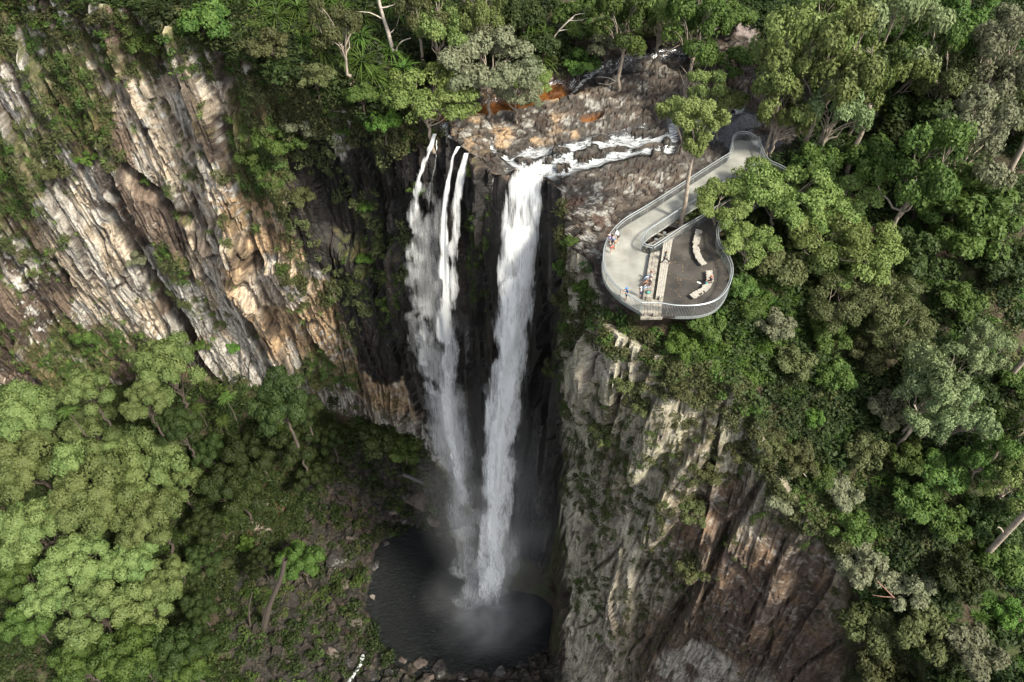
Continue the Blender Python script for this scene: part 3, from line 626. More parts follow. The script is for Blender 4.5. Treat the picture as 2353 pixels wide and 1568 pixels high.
def limb(p0, p1, r0, r1, bend=.12, n=6, r=rng, sag=0.0):
    p0 = np.array(p0, float); p1 = np.array(p1, float); L_ = np.linalg.norm(p1-p0); t = np.linspace(0, 1, n)[:, None]
    off = r.normal(0, bend*L_, 3)
    wob = r.normal(0, .03*L_, (n, 3)); wob[0] = 0
    pts = p0*(1-t)+p1*t + off*np.sin(math.pi*t)*.6 + wob; pts[:, 2] -= sag*L_*np.sin(math.pi*t[:, 0])
    return pts, np.linspace(r0, r1, n)
def foliage_mat(name, col, col2, trans=.3):
    m, nt, b = new_mat(name); L = nt.links.new
    at = nd(nt, 'ShaderNodeAttribute', attribute_name='lv'); oi = nd(nt, 'ShaderNodeObjectInfo')
    mx = nd(nt, 'ShaderNodeMix', data_type='RGBA'); mx.inputs[6].default_value = (*col, 1); mx.inputs[7].default_value = (*col2, 1)
    L(at.outputs['Fac'], mx.inputs[0])
    hs = nd(nt, 'ShaderNodeHueSaturation'); L(mx.outputs[2], hs.inputs['Color'])
    h = nd(nt, 'ShaderNodeMapRange', i_3=.482, i_4=.512); L(oi.outputs['Random'], h.inputs[0]); L(h.outputs[0], hs.inputs['Hue'])
    v = nd(nt, 'ShaderNodeMapRange', i_3=.72, i_4=1.28); L(oi.outputs['Random'], v.inputs[0]); L(v.outputs[0], hs.inputs['Value'])
    b.inputs['Roughness'].default_value = .6; b.inputs['Specular IOR Level'].default_value = .25
    L(hs.outputs[0], b.inputs['Base Color'])
    tl = nd(nt, 'ShaderNodeBsdfTranslucent'); L(hs.outputs[0], tl.inputs[0])
    ms = nd(nt, 'ShaderNodeMixShader', i_0=trans); L(b.outputs[0], ms.inputs[1]); L(tl.outputs[0], ms.inputs[2])
    L(ms.outputs[0], nt.nodes['Material Output'].inputs['Surface']); return m
FMAT = {
 'sage':   foliage_mat('sage_leaves', (.074, .128, .038), (.182, .226, .078)),
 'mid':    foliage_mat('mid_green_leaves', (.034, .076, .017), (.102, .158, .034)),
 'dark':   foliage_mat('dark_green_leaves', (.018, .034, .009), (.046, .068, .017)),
 'yellow': foliage_mat('yellow_green_leaves', (.085, .145, .034), (.225, .290, .088)),
 'gum':    foliage_mat('gum_leaves', (.070, .112, .030), (.205, .245, .080)),
 'pale':   foliage_mat('pale_gum_leaves', (.10, .15, .06), (.25, .31, .15)),
 'silver': foliage_mat('silver_leaves', (.105, .125, .068), (.20, .205, .125)),
 'olive':  foliage_mat('olive_leaves', (.055, .070, .026), (.115, .125, .048)),
 'bright': foliage_mat('bright_green_leaves', (.045, .11, .018), (.11, .20, .035)),
 'under':  foliage_mat('undergrowth_leaves', (.010, .023, .006), (.042, .064, .016)),  # leaf colour darkened to stand in for deep shade between the crowns
 'red':    foliage_mat('rusty_leaves', (.11, .05, .03), (.17, .09, .045)),
 'spiky':  foliage_mat('blade_leaves', (.040, .100, .018), (.12, .19, .035)),
}
BARK = {'pale': simple_mat('pale_bark', (.30, .25, .20), .8, 0, .35, 3, .03), 'brown': simple_mat('brown_bark', (.075, .058, .046), .9, 0, .35, 3, .03),
        'dead': simple_mat('dead_wood', (.42, .37, .32), .8, 0, .3, 4, .02)}

def crown_points(kind, r):
    """clump centres and radii for a crown of unit radius standing on z=0 .. about 2"""
    if kind == 'dome':          # dense cauliflower canopy
        n = 14; ph = np.arange(n)*2.4+.5*r.random(n); rr = np.sqrt((np.arange(n)+.5)/n)*.86
        c = np.stack([rr*np.cos(ph), rr*np.sin(ph), 1.30+.62*np.sqrt(np.clip(1-rr**2, 0, 1))+r.normal(0, .12, n)], 1)
        return c, np.stack([.21+.10*r.random(n)]*2+[.19+.08*r.random(n)], 1)
    if kind == 'gum':           # open, clumps at limb ends
        n = 13; ph = np.arange(n)*2.4+r.random(n); rr = .25+.62*r.random(n)
        c = np.stack([rr*np.cos(ph), rr*np.sin(ph), 1.5+1.0*(1-rr)*r.random(n)+r.normal(0, .22, n)], 1)
        return c, np.stack([.22+.13*r.random(n), .22+.13*r.random(n), .18+.10*r.random(n)], 1)
    if kind == 'bush':
        n = 11; ph = np.arange(n)*2.4+r.random(n); rr = .75*np.sqrt(r.random(n))
        c = np.stack([rr*np.cos(ph), rr*np.sin(ph), .55+.6*np.sqrt(1-rr**2)+r.normal(0, .12, n)], 1)
        return c, np.stack([.26+.14*r.random(n), .26+.14*r.random(n), .24+.12*r.random(n)], 1)
    if kind == 'layer':         # flat topped wattle / tea tree plates
        n = 14; ph = np.arange(n)*2.4+r.random(n); rr = .2+.7*np.sqrt(r.random(n))
        c = np.stack([rr*np.cos(ph), rr*np.sin(ph), 1.05+.5*(1-rr)+r.normal(0, .14, n)], 1)
        return c, np.stack([.25+.13*r.random(n), .25+.13*r.random(n), .13+.07*r.random(n)], 1)
def make_crown(kind, seed, R_=5.0, leaf=.2, nl=8000, sub=9, droop=0.0):
    r = np.random.default_rng(seed); c, rad = crown_points(kind, r); B = Bag(); LV = []
    tot = (rad[:, 0]**2).sum()
    for ci, ra in zip(c, rad):
        k = max(40, int(nl*ra[0]**2/tot)); tone = r.random()*.45
        sd = unit(r.normal(0, 1, (sub, 3))); sd[:, 2] = np.abs(sd[:, 2])*1.0-.15; sd = unit(sd)
        sc = ci + sd*ra*.62; sr = ra*(.40+.22*r.random((sub, 1)))
        w_ = r.integers(0, sub, k); dn = unit(r.normal(0, 1, (k, 3)) + sd[w_]*.75)
        rr = (.72+.38*r.random((k, 1)))
        p = sc[w_] + dn*sr[w_]*rr
        if droop: p[:, 2] -= droop*r.random(k)*ra[2]
        V, F_ = leaves(p*R_, unit((p-ci)/ra)*1.0 + dn*.7 + np.array([0, 0, .25]), leaf, r=r, jitter=.5) if kind == 'dome' else leaves(p*R_, unit((p-ci)/ra)*.4 + dn + np.array([0, 0, .4]), leaf, r=r, jitter=.62)
        B.add(V, F_); LV.append(np.repeat(np.clip(tone + .5*r.random(k) + .12*(r.random(sub)[w_]), 0, 1), 4))
    V, F_ = B.data(); return V, F_, np.concatenate(LV), c*R_, rad*R_
def make_trunk(c, rad, R_, seed, trunk_r=.28, fork=.45, twigs=True):
    r = np.random.default_rng(seed+500); B = Bag(); top = np.array([r.normal(0, .12)*R_, r.normal(0, .12)*R_, c[:, 2].min()*.75])
    base = np.array([0, 0, -1.2]); pts, rr = limb(base, top, trunk_r*1.15, trunk_r*.7, .03, 9, r); B.add(*tube(pts, rr, 8))
    for ci in c:
        j = pts[-1-int(r.integers(0, 3))]
        q_, rq = limb(j, ci, trunk_r*.42, trunk_r*.10, .12, 7, r); B.add(*tube(q_, rq, 5))
        if twigs:
            for _ in range(3):
                e = ci + unit(r.normal(0, 1, 3))*rad[0]*.9; e[2] = max(e[2], ci[2]-.1*R_)
                q2, r2 = limb(q_[4], e, trunk_r*.12, trunk_r*.03, .15, 5, r); B.add(*tube(q2, r2, 4))
    return B.data()
KIT = {}
def kit(nm, kind, seed, R_, leaf, nl, sub=9, droop=0., tr=.28, bark='brown', mat='mid'):
    V, F_, lv, c, rad = make_crown(kind, seed, R_, leaf, nl, sub, droop)
    tv, tf = make_trunk(c, rad, R_, seed, tr)
    oc = mesh_obj('crown', V, F_, FMAT[mat], smooth=False, cols={'lv': ('POINT', lv)}); ot = mesh_obj('trunk', tv, tf, BARK[bark])
    KIT.setdefault(nm, []).append((oc.data, ot.data, R_)); bpy.data.objects.remove(oc); bpy.data.objects.remove(ot)
for s in (1, 2, 3): kit('dome', 'dome', s, 6.5, .21, 15000, 16, tr=.3, bark='brown', mat='sage')
for s in (4, 5, 6): kit('gum', 'gum', s, 5.0, .20, 9000, 9, .5, .30, 'pale', 'gum')
for s in (7, 8, 9): kit('bush', 'bush', s, 2.6, .15, 5000, 9, .2, .12, 'brown', 'mid')
for s in (10, 11, 12): kit('layer', 'layer', s, 4.2, .15, 8500, 10, .2, .18, 'pale', 'yellow')
# spiky rosette
def make_rosette(seed, n=90, L_=2.0):
    r = np.random.default_rng(seed); V = []; Fq = []; lv = []
    for i in range(n):
        ph = r.random()*6.28; el = R(15+70*r.random()); l = L_*(.7+.4*r.random()); wd = .055
        d_ = np.array([math.cos(ph), math.sin(ph), 0]); s_ = np.array([-d_[1], d_[0], 0]); b0 = len(V)
        for k in range(5):
            t = k/4; h = l*(t*math.sin(el) - .75*t*t*math.cos(el*.6)); o_ = l*t*math.cos(el*(1-.35*t))
            p = d_*o_ + np.array([0, 0, h+.5]); ww = wd*(1-t*.85); V += [p-s_*ww, p+s_*ww]; lv += [t*.6+.3*r.random()]*2
        for k in range(4): a = b0+2*k; Fq.append([a, a+1, a+3, a+2])
    return np.array(V), np.array(Fq), np.array(lv)
ROS = []
for s in (1, 2):
    V, F_, lv = make_rosette(s); o = mesh_obj('blades', V, F_, FMAT['spiky'], smooth=False, cols={'lv': ('POINT', lv)}); ROS.append(o.data); bpy.data.objects.remove(o)
V, F_ = tube([(0, 0, -.4), (0, 0, .3), (.02, 0, .6)], [.22, .2, .16], 7); o = mesh_obj('stem', V, F_, BARK['brown']); ROSS = o.data; bpy.data.objects.remove(o)
# palm
def make_palm(seed):
    r = np.random.default_rng(seed); B = Bag(); LV = []
    for i in range(13):
        ph = i*2*math.pi/13+r.normal(0, .12); el = R(35+25*r.random()); l = 3.6*(.85+.3*r.random())
        d_ = np.array([math.cos(ph), math.sin(ph), 0]); s_ = np.array([-d_[1], d_[0], 0])
        P0 = None
        for k in range(26):
            t = (k+1)/26; q_ = d_*l*t*math.cos(el*(1-.3*t)) + np.array([0, 0, l*(t*math.sin(el)-.95*t*t)])
            wl_ = .62*math.sin(math.pi*min(1, t*.9+.12))
            for sg in (-1, 1):
                tip = q_ + sg*s_*wl_ + d_*wl_*.55 - np.array([0, 0, .28*wl_]); mid = (q_+tip)/2
                V = np.array([q_-d_*.03, mid-d_*.07, tip, mid+d_*.07]); B.add(V, [[0, 1, 2, 3]]); LV.append(np.full(4, .35+.4*r.random()))
    return (*B.data(), np.concatenate(LV))
V, F_, lv = make_palm(3); V[:, 2] += 8.5; o = mesh_obj('fronds', V, F_, FMAT['mid'], smooth=False, cols={'lv': ('POINT', lv)}); PALMF = o.data; bpy.data.objects.remove(o)
V, F_ = tube([(0, 0, -1), (.1, 0, 3), (.05, .1, 6), (0, 0, 8.6)], [.2, .16, .14, .13], 8); o = mesh_obj('trunk', V, F_, BARK['brown']); PALMT = o.data; bpy.data.objects.remove(o)
def put(name, parts, loc, scale, rz, label, cat, group=None, tilt=None):
    e = empty(name, loc, rz); e.scale = scale
    if tilt: e.rotation_euler = (tilt[0], tilt[1], rz)
    tag(e, label, cat, group)
    for nm, me, mt in parts:
        o = bpy.data.objects.new(nm, me); C.objects.link(o); o.parent = e
        if mt: o.material_slots[0].link = 'OBJECT'; o.material_slots[0].material = mt
    return e
def base_for(px, py, h):
    """ground point of a plant whose crown centre, h above its base, is seen at a photo point"""
    g, stp = ground_at(px, py)
    zg = g.z if g is not None else -5.0; g0 = zg
    if g is not None and stp > .5 and h < 6:       # rooted in a wall: stands out just in front of it
        p = at_y(px, py, g.y-.35*min(h, 2)); return p[0], p[1], p[2]-h
    for _ in range(8):
        p = at_z(px, py, zg+h); zn = max(ground_z(p[0], p[1]), g0-7); zg = zg*.4+zn*.6
    p = at_z(px, py, zg+h)
    return p[0], p[1], zg
CH = {'dome': 1.5, 'gum': 1.6, 'bush': .7, 'layer': 1.15}
def tree(kind, name, px, py, wpx, mat, label, cat='tree', group=None, hz=1.0, bark=None):
    v = KIT[kind][(int(px)+int(py)) % 3]; R_ = v[2]; s = None
    wpx = wpx*(1.15 if px > 1750 and mat != 'bright' else 1.0)
    p = at_z(px, py, (ground_at(px, py)[0] or Vector((0, 0, -5))).z + 3); dep = proj(p)[2]
    for _ in range(3):
        Rw = wpx*dep/F/2/.92; s = Rw/R_; h = CH[kind]*Rw*hz
        x, y, zg = base_for(px, py, h); dep = proj(np.array([x, y, zg+h]))[2]
    mm = FMAT[mat]
    return put(name, [('crown', v[0], mm), ('trunk', v[1], BARK[bark] if bark else None)], (x, y, zg), (s, s, s*hz), (px*.37+py*.11) % 6.28, label, cat, group)
# ------------------------------------------------------------------ ground cover nobody could count
def bush_templates(k, n, leaf, seed, up=.6):
    out = []
    for i in range(k):
        r = np.random.default_rng(seed+i); sub = 7; c = unit(r.normal(0, 1, (sub, 3))); c[:, 2] = np.abs(c[:, 2]); c *= .55
        w_ = r.integers(0, sub, n); dn = unit(r.normal(0, 1, (n, 3))+c[w_]); p = c[w_] + dn*(.30+.22*r.random((n, 1)))
        V, F_ = leaves(p, dn+np.array([0, 0, up]), leaf, r=r); out.append((V, F_, np.repeat(.55*r.random(n)+.3*r.random(sub)[w_], 4)))
    return out
def grass_templates(k, n, seed):
    out = []
    for i in range(k):
        r = np.random.default_rng(seed+i); V = []; Fq = []; lv = []
        for j in range(n):
            ph = r.random()*6.28; d_ = np.array([math.cos(ph), math.sin(ph), 0]); s_ = np.array([-d_[1], d_[0], 0]); l = .7+.6*r.random(); e = .2+.7*r.random(); b0 = len(V)
            for t in (0, .5, 1): p = d_*l*t*e + np.array([0, 0, l*(t*1.0-.55*t*t)]) + d_*.1; V += [p-s_*.03*(1-t*.8), p+s_*.03*(1-t*.8)]; lv += [.3*t+.5*r.random()]*2
            Fq += [[b0, b0+1, b0+3, b0+2], [b0+2, b0+3, b0+5, b0+4]]
        out.append((np.array(V), np.array(Fq), np.array(lv)))
    return out
BT = bush_templates(6, 110, .155, 100); GT = grass_templates(4, 45, 200)
def scatter(name, idx, rad, mat, label, seed, flat=.75, lift=.15, tmpl=None, along=0.25, squash=None):
    r = np.random.default_rng(seed); V_ = []; F_ = []; A = []; n = 0; tmpl = tmpl or BT
    for i in idx:
        v, f, a = tmpl[int(r.integers(len(tmpl)))]; s = rad*(.55+.9*r.random()); th = r.random()*6.28; c_, s_ = math.cos(th), math.sin(th)
        Rm = np.array([[c_, -s_, 0], [s_, c_, 0], [0, 0, flat]]); nrm = N[i]*along + np.array([0, 0, 1-along])
        if along > .4:       # leaning out of a wall
            zc = unit(N[i]*.75+np.array([0, 0, .65])); xc = unit(np.cross([0.2, .1, 1], zc)); yc = np.cross(zc, xc); Rm = np.stack([xc, yc, zc], 1) @ Rm
        V_.append(v*s @ Rm.T + P2[i] + N[i]*lift*s); F_.append(f+n); n += len(v); A.append(np.clip(a + .45*(r.random()-.5), 0, 1))
    if not V_: return
    o = mesh_obj(name, np.concatenate(V_), np.concatenate(F_), mat, smooth=False, cols={'lv': ('POINT', np.concatenate(A))})
    tag(o, label, name.replace('_', ' ').split(' ')[-1], kind='stuff'); return o
INF = ~((PX > 1130) & (PX < 1288) & (T > 1.5)) & (PX > -60) & (PX < 2420) & (PY > -80) & (PY < 1640)
area = np.linalg.norm(np.cross(np.gradient(G, axis=1), np.gradient(G, axis=0)), axis=2).reshape(-1)
def pick(prob, n, seed):
    p_ = np.maximum(prob*area*INF, 0); p_ = p_/p_.sum(); return np.random.default_rng(seed).choice(len(P2), n, p=p_)
deckclear = blob(PX, PY, [(1540,620,150,140,0),(1500,500,90,90,-30),(1620,420,120,40,-35),(1690,340,60,60,0)], .15)
openw = (1-np.clip(bmix*1.4, 0, 1))*(1-steep)*(1-floorw)*(1-np.clip(path, 0, 1))*(1-deckclear)
top = openw*(1-slope_r*.0)
tone1 = fbm(P2, .07, 90, 3)
upl = (T < 3.2) | (PX > 1290)
hs_ = openw*upl
def clumpy(w_, sc, seed, lo=.42, hi=.58): return w_*ss(fbm(P2, sc, seed, 3), lo, hi)
scatter('undergrowth', pick(clumpy(hs_*(PX > 1250), .16, 301), 1500, 1), 1.15, FMAT['under'], 'dark mid green undergrowth covering the forested slope', 1)
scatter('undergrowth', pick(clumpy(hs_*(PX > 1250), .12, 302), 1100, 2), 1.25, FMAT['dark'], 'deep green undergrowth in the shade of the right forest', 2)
scatter('undergrowth', pick(clumpy(hs_*(PX > 1250), .10, 303, .5, .6), 650, 3), 1.0, FMAT['olive'], 'dull olive scrub between the trees on the right', 3)
scatter('undergrowth', pick(clumpy(hs_*(PX > 1250), .14, 305, .53, .6), 420, 31), .9, FMAT['mid'], 'fresher green low shrubs between the trees on the right', 31)
scatter('undergrowth', pick(hs_*(PX < 1250), 1150, 4), 1.35, FMAT['under'], 'green undergrowth on the plateau behind the left cliff', 4)
scatter('undergrowth', pick(clumpy(hs_*(PX < 1300), .12, 304), 800, 5), 1.3, FMAT['dark'], 'dark green undergrowth on the plateau behind the creek', 5)
scatter('undergrowth', pick(clumpy(hs_*(PX < 1250), .10, 306, .5, .6), 500, 32), 1.1, FMAT['mid'], 'fresher green shrubs on the plateau behind the left cliff', 32)
scatter('undergrowth', pick(clumpy(hs_*(PX < 1000), .10, 307, .5, .6), 380, 33), 1.0, FMAT['olive'], 'olive scrub on the plateau behind the left cliff', 33)
scatter('undergrowth', pick(np.maximum.reduce([blob(PX, PY, [(1815,905,80,60,0),(1860,1020,50,60,0),(2240,820,60,60,0),(2110,1240,60,40,0)], .4), 0*PX])*(PX > 1600), 170, 34), 1.0, FMAT['under'], 'dark shrubs filling the small clearing on the right slope', 34)
scatter('grass', pick(hs_*(tone1 > .44), 900, 6), 1.0, FMAT['spiky'], 'long grass tufts among the plateau undergrowth', 6, tmpl=GT, flat=1)
scatter('bright_shrubs', pick(openw*blob(PX, PY, [(1700,740,170,80,20),(1650,820,110,60,20),(1850,640,80,40,0),(1330,680,20,30,0),(1740,830,60,50,0)], .4), 330, 7), .75, FMAT['bright'], 'bright green ferns and shrubs below the lookout', 7)
# gorge floor
fl = floorw*(1-poolm)*(1-.72*np.clip(rub, 0, 1))*(PX < 1050)
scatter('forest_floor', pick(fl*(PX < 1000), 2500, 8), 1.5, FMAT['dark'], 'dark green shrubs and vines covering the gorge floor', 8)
scatter('forest_floor', pick(fl*(tone1 > .5), 700, 9), 1.25, FMAT['mid'], 'mid green low plants on the gorge floor', 9)
scatter('forest_floor', pick(fl*blob(PX, PY, [(800,1100,200,130,30),(700,1300,160,150,0),(640,1150,80,80,0)], .5), 350, 10), .9, FMAT['olive'], 'olive low plants near the rubble slope', 10)
# plants on the rock faces
vk = vegk
scatter('cliff_plants', pick(vk*(PX < 700)*(n2 > .45), 1050, 11), .75, FMAT['olive'], 'olive scrub and grass growing on ledges of the left cliff', 11, along=.5)
scatter('cliff_plants', pick(vk*(PX < 1000)*(n2 < .52), 620, 12), .72, FMAT['mid'], 'green plants rooted in cracks of the left cliff', 12, along=.5)
scatter('cliff_grass', pick(vk*(PX < 750)*ss(NZ, .1, .4), 500, 13), .8, FMAT['yellow'], 'yellow green grass tufts on the left cliff ledges', 13, tmpl=GT, flat=1, along=.5)
scatter('cliff_plants', pick(np.clip(vk, .0, 1)*(PX > 650)*(PX < 1296)*(T < 4.9)*(recess < .95), 420, 14), .95, FMAT['olive'], 'grey green drooping plants around the dark recess', 14, along=.5)
scatter('cliff_plants', pick(vk*(PX > 1290)*(1-slabm), 560, 15), .55, FMAT['olive'], 'grey olive scrub clinging to the right cliff', 15, along=.5)
scatter('cliff_plants', pick(vk*(PX > 1240)*(tone1 > .48)*(1-slabm), 300, 16), .5, FMAT['mid'], 'green tufts in the joints of the right cliff', 16, along=.5)
scatter('cliff_plants', pick(steep*(PX > 1290)*slabm, 90, 17), .3, FMAT['olive'], 'tiny tufts on the bare brown slab', 17, along=.5)
rimL = ((T > 2.75) & (T < 3.35) & (PX < 1000)) | ((T > 4.8) & (T < 5.15) & (PX > 1300))
scatter('rim_plants', pick(rimL*1.0, 900, 18), .8, FMAT['olive'], 'scrub hanging over the cliff edges', 18)
scatter('rim_plants', pick(rimL*1.0, 500, 19), .75, FMAT['mid'], 'green shrubs along the cliff edges', 19)
scatter('rim_plants', pick(((T > 4.85) & (T < 5.35) & (PX > 1480) & (PX < 1950))*1.0, 330, 21), .7, FMAT['olive'], 'olive scrub lining the rim of the right cliff', 21)
wallv = steep*blob(PX, PY, [(1100,560,40,70,0),(1140,480,20,50,0),(1105,640,35,60,0),(1290,600,18,150,0),(1290,800,14,70,0),(900,640,40,120,0),(850,560,40,90,0)], .4)
scatter('hanging_ferns', pick(wallv, 260, 20), .6, FMAT['mid'], 'green ferns hanging on the wet wall between and beside the falls', 20, along=.5, tmpl=GT, flat=1)
scatter('cliff_plants', pick(steep*blob(PX, PY, [(730,330,50,80,0),(760,420,40,60,0),(830,470,30,60,0),(850,600,45,110,0),(800,700,40,90,0),(700,560,30,90,-20),(940,560,20,80,0),(880,340,40,40,0)], .4), 190, 22), .85, FMAT['olive'], 'grey green drooping plants on the dark wall of the recess', 22, along=.5)
